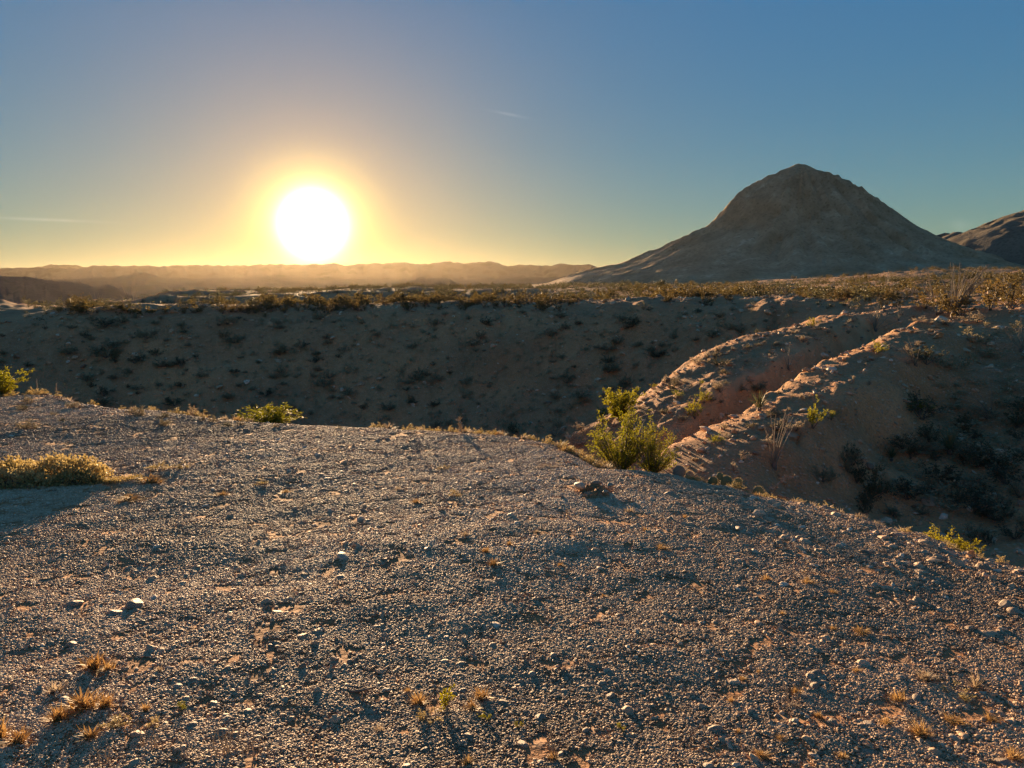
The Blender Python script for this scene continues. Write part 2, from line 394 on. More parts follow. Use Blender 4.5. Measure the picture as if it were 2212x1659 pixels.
for u in (200, 350, 500, 650, 800): pol(u, 135, -4.6); pol(u, 165, -4.2)
for u in (-700, -300, 0, 200): pol(u, 150, -7); pol(u, 230, -20); pol(u, 380, -45)
for u, z in ((350, -1.0), (600, -.8), (800, -.6), (1000, -.2), (1150, .1), (1300, .6)): pol(u, 245, z); pol(u, 300, z - 5); pol(u, 420, -28)
for u, z in ((1500, 0), (1700, 0.5), (1850, 1), (2000, 1.5), (2212, 2.4)): pol(u, 240, z)
for u, z in ((1500, -3), (1750, 2), (1975, 5.5), (2212, 6), (2450, 6)): pol(u, 360, z); pol(u, 450, z - 9)
for a in (70, 110, 150, 180, 210, 250, 290):
    for R in (14, 40, 120, 400): CP.append((R * math.sin(R_(a)), R * math.cos(R_(a)), 0 if (R < 30 or 105 < a < 255) else -3))

EPTS = []
for azd in range(-58, 64, 4):
    az = R_(azd); r0 = float(np.interp(az, _eaz, _er)); k = float(np.interp(az, _eaz, _ek))
    for s in (3.0, 4.5): EPTS.append((az, r0 + s))
for azd in range(-56, 62, 7): EPTS.append((R_(azd), 2.5))

def plateau(x, y):
    r = np.hypot(x, y); az = np.arctan2(x, y)
    r0 = np.interp(az, _eaz, _er); k = np.interp(az, _eaz, _ek)
    r0 = r0 + .22 * fbm(az * 18, az * 0 + 3.3, 3, 5)
    s = r - r0; t = np.maximum(s + 1.0, 0); tm = .75 / k
    z = -np.where(t < tm, .5 * k * t * t, .5 * k * tm * tm + .75 * (t - tm))
    z = z - (TX * x + TY * y) * np.clip(1 - (s - 1) / 6, 0, 1)
    z = z + .06 * fbm(x * .35, y * .35, 3, 41) * sstep(1.5, 5, r) + .022 * fbm(x * 1.7, y * 1.7, 3, 43)
    return z, s

for az, r in EPTS:
    x = r * math.sin(az); y = r * math.cos(az); z, s = plateau(np.array([x]), np.array([y])); CP.append((x, y, float(z[0])))
CP = np.array(CP)
# thin out near-coincident control points
_keep = []
for i, p in enumerate(CP):
    if all((p[0] - CP[j][0]) ** 2 + (p[1] - CP[j][1]) ** 2 > .04 for j in _keep): _keep.append(i)
CP = CP[_keep]
n_ = len(CP)
_D = np.hypot(CP[:, None, 0] - CP[None, :, 0], CP[:, None, 1] - CP[None, :, 1])
_A = np.zeros((n_ + 3, n_ + 3)); _A[:n_, :n_] = -_D + np.eye(n_) * -.02
_A[:n_, n_] = 1; _A[:n_, n_ + 1:] = CP[:, :2] / 100; _A[n_:, :n_] = _A[:n_, n_:].T
_W = np.linalg.solve(_A, np.concatenate([CP[:, 2], np.zeros(3)]))

def rbf(x, y):
    x = np.asarray(x, float).ravel(); y = np.asarray(y, float).ravel(); o = np.empty(len(x))
    for i in range(0, len(x), 20000):
        xx = x[i:i + 20000].astype(np.float32); yy = y[i:i + 20000].astype(np.float32)
        d = np.hypot(xx[:, None] - CP[None, :, 0].astype(np.float32), yy[:, None] - CP[None, :, 1].astype(np.float32))
        o[i:i + 20000] = -(d @ _W[:n_].astype(np.float32)) + _W[n_] + (xx * _W[n_ + 1] + yy * _W[n_ + 2]) / 100
    return o

def height(x, y):
    shp = np.shape(x); x = np.asarray(x, float).ravel(); y = np.asarray(y, float).ravel()
    r = np.hypot(x, y); az = np.arctan2(x, y)
    zp, s = plateau(x, y)
    z = zp.copy()
    far = s > .8
    if far.any():
        xf, yf, rf, azf = x[far], y[far], r[far], az[far]
        near = rf < 700
        zr = np.zeros(len(xf)); zr[near] = rbf(xf[near], yf[near])
        # rills running down the spur and the slopes, hummocks
        a = xf * .62 + yf * .78; b = xf * .78 - yf * .62
        spur = np.exp(-((b + 11.5) / 8.0) ** 2) * sstep(22, 27, rf) * (1 - sstep(52, 58, rf))
        zr = zr + spur * (.14 * vnoise(b * .9, a * .12, 71) + .09 * vnoise(b * 2.6, a * .3, 72))
        zr = zr + spur * (.17 * np.abs(fbm(xf * .9, yf * .9, 4, 73)) - .05 + .10 * fbm(xf * 3.1, yf * 3.1, 3, 74))
        amp = np.clip((rf - 14) / 30, 0, 1)
        zr = zr + amp * (.55 * fbm(xf * .16, yf * .16, 4, 51) + .16 * fbm(xf * .8, yf * .8, 4, 52)) * (1 - sstep(90, 200, rf) * .2)
        zr = zr + sstep(95, 150, rf) * 1.1 * fbm(xf * .035, yf * .035, 3, 55)
        fs = sstep(58, 64, rf) * (1 - sstep(78, 90, rf)); zr = zr + fs * (.9 * np.abs(fbm(azf * 26, rf * .03, 3, 53)) - .2 + .5 * fbm(xf * .3, yf * .3, 3, 54))
        # beyond the mesas: open valley left, pediment of the butte right
        side = sstep(R_(2), R_(13), azf)
        plain = -85 + 6 * fbm(xf * .0016, yf * .0016, 3, 57)
        ped = -12 + 5 * fbm(xf * .006, yf * .006, 4, 58) - sstep(2500, 6000, rf) * 70
        zf = plain + (ped - plain) * side * (np.abs(azf) < 1.5)
        zr = zr + (zf - zr) * sstep(380, 680, rf)
        w = sstep(.8, 3.2, s[far])
        z[far] = z[far] * (1 - w) + zr * w
    return z.reshape(shp)

def hz(x, y): return float(height(np.array([float(x)]), np.array([float(y)]))[0])

_RS = np.concatenate([1.5 * 1.008 ** np.arange(0, 760)])
def hit(u, v, back=0.0):
    """where the line of sight through a photo point meets the ground; back moves the spot further out (m)"""
    d = ray(u, v); h = math.hypot(d[0], d[1]); X = d[0] / h * _RS; Y = d[1] / h * _RS
    zr = EYE + d[2] / h * _RS; g = height(X, Y)
    below = np.where(zr < g)[0]
    i = below[0] if len(below) else len(_RS) - 1
    R = _RS[i] + back; x, y = d[0] / h * R, d[1] / h * R
    return np.array([x, y, hz(x, y)])

def rim(u, ds):
    d = ray(u, 950); az = math.atan2(d[0], d[1]); R = float(np.interp(az, _eaz, _er)) + ds
    x, y = R * math.sin(az), R * math.cos(az); return np.array([x, y, hz(x, y)])

def pxm(u, v, p):
    """metres per photo pixel at a ground point"""
    return math.hypot(p[0], p[1]) / FPX * 1.0

# ------------------------------------------------------------------ terrain sheet
def build_terrain():
    az = np.concatenate([np.arange(-180, -48, 6), np.arange(-48, -40, .5), np.arange(-40, 40, .145), np.arange(40, 48, .5), np.arange(48, 180, 6)])
    az = np.radians(az)
    rs = [.35]
    while rs[-1] < 19500:
        r = rs[-1]; rs.append(r * (1.016 if r < 14 else 1.0085 if r < 120 else 1.011 if r < 500 else 1.035))
    rs = np.array(rs)
    Rg, Ag = np.meshgrid(rs, az, indexing='ij')
    X = Rg * np.sin(Ag); Y = Rg * np.cos(Ag); Z = height(X, Y)
    nr, na = X.shape
    v = np.stack([X, Y, Z], -1).reshape(-1, 3)
    i = np.arange(nr - 1)[:, None] * na; j = np.arange(na)[None, :]; j2 = (j + 1) % na
    f = np.stack([i + j, i + na + j, i + na + j2, i + j2], -1).reshape(-1, 4)
    # clay where the ground is steep inside the gully
    slope = np.hypot(np.gradient(Z, axis=0) / np.gradient(Rg, axis=0), np.gradient(Z, axis=1) / (np.gradient(Ag, axis=1) * Rg))
    lipx = np.array([at(*p) for p in dense(LIP, 3)]); dmin = np.full(X.size, 1e9)
    sel = np.where(((Rg > 22) & (Rg < 56) & (Ag > .15) & (Ag < .65)).ravel())[0]
    xs = X.ravel()[sel]; ys = Y.ravel()[sel]
    bx = np.array([at(*p) for p in BL]); mid = []
    lt = np.linspace(0, len(LIP) - 1, 40); lp = np.stack([np.interp(lt, np.arange(len(LIP)), [at(*q)[k] for q in LIP]) for k in (0, 1)], 1)
    for q in lp:
        e = bx[np.argmin(np.hypot(bx[:, 0] - q[0] - 1.5, bx[:, 1] - q[1] + 2))][:2]
        for t in np.linspace(0.02, .86, 9): mid.append(q + (e - q) * t)
    mid = np.array(mid)
    dd = np.min(np.hypot(xs[:, None] - mid[None, :, 0], ys[:, None] - mid[None, :, 1]), axis=1)
    clay = np.zeros(X.size); clay[sel] = (1 - sstep(.35, .75, dd + .35 * fbm(xs * 1.3, ys * 1.3, 3, 91)))
    me = np_mesh('ground', v, f, M['ground'], True)
    at_ = me.attributes.new('clay', 'FLOAT', 'POINT'); at_.data.foreach_set('value', clay.astype(np.float32))
    o = link('ground', me); tag(o, 'gravel mesa top, canyon slopes and valley floor', None, None, 'structure')
    return o
build_terrain()

# ------------------------------------------------------------------ butte, second mountain, distant ranges
def radial_mountain(name, label, peak, D, left, right, base_z, mat, seed, depth=1.0, n=330, half=None, rough=1.0):
    """a mountain turned from its two flank profiles, with ravines and ledges"""
    P0 = at(*peak, D); c = np.array([P0[0], P0[1]])
    fw = c / np.linalg.norm(c); rt = np.array([fw[1], -fw[0]])
    s = D / FPX * math.sqrt(1 + ((peak[0] - UW / 2) / FPX) ** 2) * math.cos(math.atan((peak[0] - UW / 2) / FPX))
    def prof(pts):
        q = np.array([0.] + [abs(u - peak[0]) * s * math.cos(math.atan((peak[0] - UW / 2) / FPX)) for u, v in pts])
        z = np.array([P0[2]] + [at(u, v, D)[2] for u, v in pts])
        q = np.append(q, [q[-1] * 1.25, q[-1] * 1.6]); z = np.append(z, [base_z, base_z - 45]); return q, z
    ql, zl = prof(left); qr, zr = prof(right)
    half = half or max(ql[-1], qr[-1])
    g = np.linspace(-1, 1, n); g = half * np.sign(g) * np.abs(g) ** 1.35
    Xr, Yf = np.meshgrid(g, g, indexing='ij')
    q = np.hypot(Xr, Yf / depth); ph = np.arctan2(Yf, Xr)
    sm = sstep(.04, .3, np.abs(np.sin(ph)))
    qw = q * (1 + .07 * rough * fbm(ph * 2.2 + 9, q / half * 3, 4, seed) * sm)
    wl = sstep(-1, 1, -np.cos(ph) * 1.4)
    Z = np.interp(qw, ql, zl) * wl + np.interp(qw, qr, zr) * (1 - wl)
    hgt = P0[2] - base_z
    up = np.clip((Z - base_z) / hgt, 0, 1)
    rav = np.abs(fbm(np.cos(ph) * 7 + np.sin(ph) * 9, q / half * 2.2, 5, seed + 3)); Z = Z - hgt * .17 * rough * (.22 - rav) * (.15 + .85 * sm) * sstep(.02, .12, q / half) * sstep(0, .3, up) * 1.2
    Z = Z + hgt * .03 * rough * fbm(Xr / half * 30, Yf / half * 30, 5, seed + 7, .6) * (.12 + .88 * sm) * sstep(.0, .2, up)
    led = sstep(.42, .55, up) * (1 - sstep(.86, .95, up)); Z = Z + led * hgt * .012 * rough * np.sign(fbm(Xr / half * 40, Z / hgt * 22, 2, seed + 9))
    XY = c + Xr[..., None] * rt + Yf[..., None] * fw
    v = np.concatenate([XY, Z[..., None]], -1)
    v[..., :2] -= c; v = v.reshape(-1, 3)
    i = np.arange(n - 1)[:, None] * n; j = np.arange(n - 1)[None, :]
    f = np.stack([i + j, i + n + j, i + n + j + 1, i + j + 1], -1).reshape(-1, 4)
    o = link(name, np_mesh(name, v, f, mat, True)); o.location = (c[0], c[1], 0)
    tag(o, label, None, None, 'structure'); return o

radial_mountain('mountain', 'steep dome-shaped butte with broad talus skirts', (1732, 352), 2500,
    [(1718, 356), (1690, 371), (1640, 402), (1610, 421), (1590, 436), (1572, 460), (1556, 479), (1538, 496), (1500, 518), (1455, 541), (1410, 560), (1370, 572), (1310, 583), (1250, 595), (1200, 612)],
    [(1748, 359), (1780, 376), (1828, 403), (1862, 422), (1882, 438), (1905, 455), (1932, 474), (1956, 491), (2000, 515), (2050, 541), (2120, 570), (2200, 598)],
    -15, M['butte'], 201, rough=.6)
radial_mountain('mountain', 'darker mountain rising out of frame behind the dome-shaped butte', (2470, 400), 3300,
    [(2400, 412), (2300, 440), (2212, 478), (2180, 492), (2150, 506), (2120, 514), (2100, 512), (2080, 521), (2050, 535), (2010, 560), (1960, 590)],
    [(2550, 415), (2650, 450), (2800, 520), (3000, 600)], -15, M['butte_shade'], 233, 1.0, 200, rough=.5)

def ridge(name, label, crest, D, base_z, seed, width=.09, rough=1.0, mat=None, n=420):
    us = np.array([c[0] for c in crest], float); vv = np.array([c[1] for c in crest], float)
    u = np.linspace(us[0], us[-1], n); v = np.interp(u, us, vv)
    top = np.array([at(a, b, D) for a, b in zip(u, v)])
    hgt = np.maximum(top[:, 2] - base_z, 1.0)
    top[:, 2] += hgt * .05 * rough * fbm(u * .11, u * 0, 4, seed)
    dirs = top[:, :2] / np.linalg.norm(top[:, :2], axis=1)[:, None]
    t = np.concatenate([np.linspace(-1, 0, 15), np.linspace(.1, 1, 9)])
    rows = []
    for tt in t:
        wob = .28 * fbm(u * .03 + tt * 2, u * 0 + tt * 4, 4, seed + 5)
        k = np.clip(1 - np.abs(tt) ** .85 * (1 + wob * min(1, abs(tt) * 4)), 0, 1)
        spur = 1 + .25 * rough * fbm(u * .08, u * 0 + tt * .7, 3, seed + 9) * min(1, abs(tt) * 5)
        z = base_z - 15 * abs(tt) + (hgt) * np.clip(k * spur, 0, 1.0 if tt else 9)
        if tt == 0: z = top[:, 2]
        xy = top[:, :2] + dirs * (tt * width * D)
        rows.append(np.concatenate([xy, z[:, None]], 1))
    m = len(rows); vtx = np.concatenate(rows); o0 = vtx[:, :2].mean(0)
    vtx[:, :2] -= o0
    i = np.arange(m - 1)[:, None] * n; j = np.arange(n - 1)[None, :]
    f = np.stack([i + j, i + j + 1, i + n + j + 1, i + n + j], -1).reshape(-1, 4)
    o = link(name, np_mesh(name, vtx, f, mat or M['range'], True)); o.location = (o0[0], o0[1], 0)
    tag(o, label, None, None, 'structure'); return o

ridge('distant_range', 'palest farthest peaks on the horizon at the left', [(-700, 588), (-300, 580), (-60, 579), (0, 579), (60, 578), (95, 574), (115, 571), (135, 572), (150, 571), (175, 575), (210, 580), (300, 590)], 16500, -95, 301, .05)
ridge('distant_range', 'long hazy mountain range along the horizon below the sun',
      [(-900, 590), (-600, 576), (-300, 582), (0, 580), (60, 579), (100, 578), (165, 581), (185, 578), (200, 574), (250, 574), (310, 574), (350, 575), (420, 572), (470, 573), (530, 573), (580, 571), (620, 571), (650, 572), (690, 570), (720, 569),
       (745, 573), (780, 569), (830, 569), (870, 567), (900, 570), (930, 570), (960, 564), (990, 567), (1010, 568), (1040, 565), (1065, 565), (1078, 568), (1092, 575), (1130, 571), (1160, 574), (1190, 574), (1210, 570), (1240, 572), (1270, 571), (1300, 579), (1360, 590), (1500, 592), (1900, 585), (2600, 570), (3200, 600)],
      12500, -95, 311, .10, .9, None, 900)
ridge('distant_ridge', 'low hazy ridge in front of the long range', [(-700, 596), (-200, 604), (60, 606), (180, 602), (260, 596), (290, 590), (310, 587), (325, 592), (350, 599), (430, 602), (520, 600), (570, 597), (600, 593), (640, 598), (760, 603), (900, 604), (1020, 604), (1100, 601), (1150, 599), (1200, 600), (1250, 598), (1320, 602), (1500, 612)], 7200, -92, 321, .09, .7)
ridge('distant_ridge', 'pale bench of low hills above the valley haze', [(-600, 622), (250, 620), (380, 612), (440, 610), (520, 613), (600, 609), (680, 608), (740, 612), (860, 610), (1000, 611), (1120, 608), (1260, 609), (1400, 616)], 5400, -90, 325, .08, .5)
ridge('distant_butte', 'small flat-topped butte far right of the sun', [(820, 640), (870, 610), (895, 604), (905, 599), (912, 598), (920, 601), (960, 600), (972, 602), (982, 609), (1010, 616), (1060, 640)], 4600, -90, 331, .05, .3)
ridge('distant_hill', 'dark hill with a small knob above the pale valley floor', [(-800, 580), (-300, 588), (0, 597), (60, 598), (100, 605), (140, 609), (180, 613), (205, 621), (220, 617), (232, 615), (245, 618), (262, 628), (290, 640)], 3000, -88, 341, .12, .5)

# ------------------------------------------------------------------ haze
def haze():
    lo = (-21000, -21000, -125); hi = (21000, 21000, 455)
    v = [(x, y, z) for x in (lo[0], hi[0]) for y in (lo[1], hi[1]) for z in (lo[2], hi[2])]
    f = [(0, 1, 3, 2), (4, 6, 7, 5), (0, 4, 5, 1), (2, 3, 7, 6), (0, 2, 6, 4), (1, 5, 7, 3)]
    m, nt, N, L = new_mat('haze_air')
    out = N.new('ShaderNodeOutputMaterial'); p = N.new('ShaderNodeVolumePrincipled')
    p.inputs['Density'].default_value = HAZE_DENSITY; p.inputs['Anisotropy'].default_value = HAZE_G; p.inputs['Color'].default_value = (1.0, .84, .60, 1)
    L.new(p.outputs[0], out.inputs['Volume'])
    o = link('haze', np_mesh('haze', v, f, m)); tag(o, 'thin warm haze in the valley air', None, None, 'stuff')
haze()

# ------------------------------------------------------------------ gravel (uncountable: one object of instanced pebbles)
def gravel(name, label, pts, scl, tint, mat, seed, patch=False, rot=None):
    n = len(pts); r = np.random.default_rng(seed)
    me = bpy.data.meshes.new(name); me.vertices.add(n); me.vertices.foreach_set('co', pts.astype(np.float32).ravel())
    def attr(nm, tp, data, key):
        a = me.attributes.new(nm, tp, 'POINT'); a.data.foreach_set(key, np.asarray(data, dtype=np.float32 if tp != 'INT' else np.int32).ravel())
    if rot is None: rot = np.stack([r.normal(0, .3, n), r.normal(0, .3, n), r.uniform(0, 6.283, n)], 1)
    attr('rot', 'FLOAT_VECTOR', rot, 'vector'); attr('scl', 'FLOAT', scl, 'value'); attr('tint', 'FLOAT', tint, 'value'); attr('pidx', 'INT', r.integers(0, 10, n), 'value')
    me.update()
    o = link(name, me); tag(o, label, None, None, 'stuff')
    ng = bpy.data.node_groups.new(name, 'GeometryNodeTree')
    ng.interface.new_socket('Geometry', in_out='INPUT', socket_type='NodeSocketGeometry')
    ng.interface.new_socket('Geometry', in_out='OUTPUT', socket_type='NodeSocketGeometry')
    N, L = ng.nodes, ng.links
    gi = N.new('NodeGroupInput'); go = N.new('NodeGroupOutput')
    SH = ((1.25, .85, .55), (1.1, .95, .7), (1.4, .8, .45), (1, .9, .62), (1.2, 1.0, .4), (1.05, .75, .6), (1.3, .9, .38), (1, .9, .6), (1.15, .8, .5), (1.4, .7, .5))
    def pebble(k, sub):
        ico = N.new('GeometryNodeMeshIcoSphere'); ico.inputs['Radius'].default_value = .5; ico.inputs['Subdivisions'].default_value = sub
        pos = N.new('GeometryNodeInputPosition')
        off = N.new('ShaderNodeVectorMath'); off.operation = 'ADD'; off.inputs[1].default_value = (k * 7.3, k * 3.1, k * 1.7); L.new(pos.outputs[0], off.inputs[0])
        nz = N.new('ShaderNodeTexNoise'); nz.inputs['Scale'].default_value = 1.6 if k < 5 else 2.4; nz.inputs['Detail'].default_value = 1.5; L.new(off.outputs[0], nz.inputs['Vector'])
        sb = N.new('ShaderNodeVectorMath'); sb.operation = 'SUBTRACT'; sb.inputs[1].default_value = (.5, .5, .5); L.new(nz.outputs['Color'], sb.inputs[0])
        ms = N.new('ShaderNodeVectorMath'); ms.operation = 'SCALE'; ms.inputs['Scale'].default_value = .8 if k < 5 else 1.1; L.new(sb.outputs[0], ms.inputs[0])
        sp = N.new('GeometryNodeSetPosition'); L.new(ico.outputs['Mesh'], sp.inputs['Geometry']); L.new(ms.outputs[0], sp.inputs['Offset'])
        tr = N.new('GeometryNodeTransform'); tr.inputs['Scale'].default_value = SH[k]; L.new(sp.outputs[0], tr.inputs['Geometry'])
        sm = N.new('GeometryNodeSetShadeSmooth'); sm.inputs['Shade Smooth'].default_value = k < 5; L.new(tr.outputs[0], sm.inputs[0])
        mt = N.new('GeometryNodeSetMaterial'); mt.inputs['Material'].default_value = mat; L.new(sm.outputs[0], mt.inputs['Geometry'])
        return mt.outputs[0]
    def rnd(tp, lo, hi, seed):
        n = N.new('FunctionNodeRandomValue'); n.data_type = tp
        socks = [q for q in n.inputs if q.enabled]
        socks[0].default_value = lo; socks[1].default_value = hi
        for q in n.inputs:
            if q.name == 'Seed': q.default_value = seed
        return [q for q in n.outputs if q.enabled][0]
    g2i = N.new('GeometryNodeGeometryToInstance')
    if patch:
        base = N.new('GeometryNodeGeometryToInstance')
        for k in range(10): L.new(pebble(k, 2), base.inputs[0])
        for k in range(10):
            pn = N.new('GeometryNodePoints'); pn.inputs['Count'].default_value = 170
            L.new(rnd('FLOAT_VECTOR', (-.5, -.5, -.042), (.5, .5, .004), 11 + k), pn.inputs['Position'])
            ii = N.new('GeometryNodeInstanceOnPoints'); L.new(pn.outputs[0], ii.inputs['Points']); L.new(base.outputs[0], ii.inputs['Instance']); ii.inputs['Pick Instance'].default_value = True
            L.new(rnd('INT', 0, 9, 31 + k), ii.inputs['Instance Index'])
            er = N.new('FunctionNodeEulerToRotation'); L.new(rnd('FLOAT_VECTOR', (-.4, -.4, 0), (.4, .4, 6.28), 51 + k), er.inputs[0]); L.new(er.outputs[0], ii.inputs['Rotation'])
            pw = N.new('ShaderNodeMath'); pw.operation = 'POWER'; L.new(rnd('FLOAT', 0.0, 1.0, 71 + k), pw.inputs[0]); pw.inputs[1].default_value = 2.2
            ma = N.new('ShaderNodeMath'); ma.operation = 'MULTIPLY_ADD'; L.new(pw.outputs[0], ma.inputs[0]); ma.inputs[1].default_value = .10; ma.inputs[2].default_value = .04; L.new(ma.outputs[0], ii.inputs['Scale'])
            rz = N.new('GeometryNodeRealizeInstances'); L.new(ii.outputs[0], rz.inputs[0]); L.new(rz.outputs[0], g2i.inputs[0])
    else:
        for k in range(10): L.new(pebble(k, 3), g2i.inputs[0])
    iop = N.new('GeometryNodeInstanceOnPoints'); L.new(gi.outputs[0], iop.inputs['Points']); L.new(g2i.outputs[0], iop.inputs['Instance']); iop.inputs['Pick Instance'].default_value = True
    def named(nm, tp):
        a = N.new('GeometryNodeInputNamedAttribute'); a.data_type = tp; a.inputs['Name'].default_value = nm; return [q for q in a.outputs if q.enabled and q.name == 'Attribute'][0]
    L.new(named('pidx', 'INT'), iop.inputs['Instance Index'])
    e2r = N.new('FunctionNodeEulerToRotation'); L.new(named('rot', 'FLOAT_VECTOR'), e2r.inputs[0]); L.new(e2r.outputs[0], iop.inputs['Rotation'])
    L.new(named('scl', 'FLOAT'), iop.inputs['Scale']); L.new(iop.outputs[0], go.inputs[0])
    md = o.modifiers.new('gravel', 'NODES'); md.node_group = ng
    return o

def scatter(r0, r1, per_m2, size_of, azlim=41.0, seed=1):
    """points over the ground between two ranges; density and size are functions of range"""
    r = np.random.default_rng(seed); P, S = [], []
    edges = np.geomspace(r0, r1, 26)
    for a, b in zip(edges[:-1], edges[1:]):
        mid = (a + b) / 2; m = int(R_(azlim) * (b * b - a * a) * per_m2(mid))
        rr = np.sqrt(r.uniform(a * a, b * b, m)); az = r.uniform(-R_(azlim), R_(azlim), m)
        P.append(np.stack([rr * np.sin(az), rr * np.cos(az)], 1)); S.append(size_of(mid, m, r))
    return np.concatenate(P), np.concatenate(S)

def build_gravel():
    r = np.random.default_rng(5)
    # fine grit, laid as patches that follow the ground
    S_of = lambda m: .066 + .0100 * m
    xy, s = scatter(1.2, 21, lambda m: 1.0 / (.66 * S_of(m)) ** 2, lambda mid, m, r: S_of(mid) * r.uniform(.85, 1.2, m), 42, 3)
    z, sd = plateau(xy[:, 0], xy[:, 1]); keep = sd < 2.2; xy, s = xy[keep], s[keep]
    z = height(xy[:, 0], xy[:, 1]); e = .12
    gx = (height(xy[:, 0] + e, xy[:, 1]) - height(xy[:, 0] - e, xy[:, 1])) / (2 * e); gy = (height(xy[:, 0], xy[:, 1] + e) - height(xy[:, 0], xy[:, 1] - e)) / (2 * e)
    yaw = r.uniform(0, 6.283, len(s)); rot = np.zeros((len(s), 3))
    for i in range(len(s)):
        nrm = Vector((-gx[i], -gy[i], 1.0)); q = Vector((0, 0, 1)).rotation_difference(nrm) @ Euler((0, 0, yaw[i])).to_quaternion(); rot[i] = q.to_euler()
    tint = np.clip(.46 + .5 * fbm(xy[:, 0] * .45, xy[:, 1] * .45, 3, 78) + r.normal(0, .05, len(s)), .1, .9)
    print('grit patches', len(s))
    gravel('gravel', 'fine tan and grey gravel covering the mesa top', np.concatenate([xy, (z + .004)[:, None]], 1), s, tint, M['pebble'], 8, True, rot)
    # single pebbles of every size lying in it
    size = lambda mid, m, r: np.clip(r.lognormal(math.log(.0080 + .0009 * mid), .60, m), .005, .045 + .0025 * mid)
    xy, s = scatter(1.3, 19, lambda m: .20 / ((.0105 + .0012 * m) ** 2 * 1.2), size, 41, 4)
    z, sd = plateau(xy[:, 0], xy[:, 1]); cl = fbm(xy[:, 0] * .8, xy[:, 1] * .8, 4, 77)
    keep = (sd < 1.8) & (r.uniform(size=len(s)) < .55 + 1.3 * cl); xy, s, sd = xy[keep], s[keep], sd[keep]
    az = np.arctan2(xy[:, 0], xy[:, 1]); coarse = sstep(R_(10), R_(24), az) * sstep(-3.2, -.8, sd); s = s * (1 + .7 * coarse)
    z = height(xy[:, 0], xy[:, 1]); tint = np.clip(r.normal(.5, .26, len(s)), 0, 1)
    print('pebbles', len(s))
    gravel('pebbles', 'single pebbles lying in the fine gravel of the mesa top', np.concatenate([xy, (z - s * .04)[:, None]], 1), s, tint, M['pebble'], 9)
    # stones over the slopes beyond the rim
    xy, s = scatter(5, 95, lambda m: .28 / (.05 + .0034 * m) ** 2 * (.5 if m < 50 else .34), lambda mid, m, r: np.clip(r.lognormal(math.log(.035 + .0017 * mid), .55, m), .02, .6), 40, 9)
    z, sd = plateau(xy[:, 0], xy[:, 1]); keep = sd > 1.2; xy, s = xy[keep], s[keep]; z = height(xy[:, 0], xy[:, 1])
    print('slope stones', len(s))
    gravel('slope_gravel', 'scattered small stones on the canyon slopes', np.concatenate([xy, (z + s * .1)[:, None]], 1), s, np.clip(r.normal(.5, .27, len(s)), 0, 1), M['pebble'], 12)
build_gravel()

# ------------------------------------------------------------------ loose stones one can pick out
def ico(sub=2):
    t = (1 + 5 ** .5) / 2
    v = [(-1, t, 0), (1, t, 0), (-1, -t, 0), (1, -t, 0), (0, -1, t), (0, 1, t), (0, -1, -t), (0, 1, -t), (t, 0, -1), (t, 0, 1), (-t, 0, -1), (-t, 0, 1)]
    f = [(0, 11, 5), (0, 5, 1), (0, 1, 7), (0, 7, 10), (0, 10, 11), (1, 5, 9), (5, 11, 4), (11, 10, 2), (10, 7, 6), (7, 1, 8), (3, 9, 4), (3, 4, 2), (3, 2, 6), (3, 6, 8), (3, 8, 9), (4, 9, 5), (2, 4, 11), (6, 2, 10), (8, 6, 7), (9, 8, 1)]
    v = [np.array(p) / np.linalg.norm(p) for p in v]
    for _ in range(sub):
        c = {}; nf = []
        def mid(a, b):
            k = (min(a, b), max(a, b))
            if k not in c: m = v[a] + v[b]; v.append(m / np.linalg.norm(m)); c[k] = len(v) - 1
            return c[k]
        for a, b, d in f:
            x, y, z = mid(a, b), mid(b, d), mid(d, a); nf += [(a, x, z), (b, y, x), (d, z, y), (x, y, z)]
        f = nf
    return np.array(v), np.array(f)
ICO3 = ico(3)
def stone_mesh(seed, angular):
    r = np.random.default_rng(seed); v, f = ICO3[0].copy(), ICO3[1]
    for k in range(9 if angular else 5):          # flatten random facets: a broken or worn cobble
        d = r.normal(size=3); d /= np.linalg.norm(d); c = r.uniform(.55, .85) if angular else r.uniform(.72, .92)
        h = v @ d; o = np.maximum(h - c, 0); v -= o[:, None] * d * (.95 if angular else .7)
    q = np.array([r.uniform(1.0, 1.35), r.uniform(.7, .95), r.uniform(.4, .65)]); v = v * q
    v += .04 * np.stack([fbm(v[:, 0] * 2 + seed, v[:, 1] * 2 + v[:, 2] * 3, 3, 3 + i) for i in range(3)], 1)
    me = np_mesh('stone', v * .5, f, M['stone'], not angular); return me
STONES = [stone_mesh(500 + i, i % 2 == 0) for i in range(14)]

def place(o, p, yaw=0.0, s=1.0, tilt=(0, 0), sink=0.0):
    o.location = (p[0], p[1], p[2] - sink); o.rotation_euler = (tilt[0], tilt[1], yaw)
    o.scale = (s, s, s) if np.isscalar(s) else s
    return o

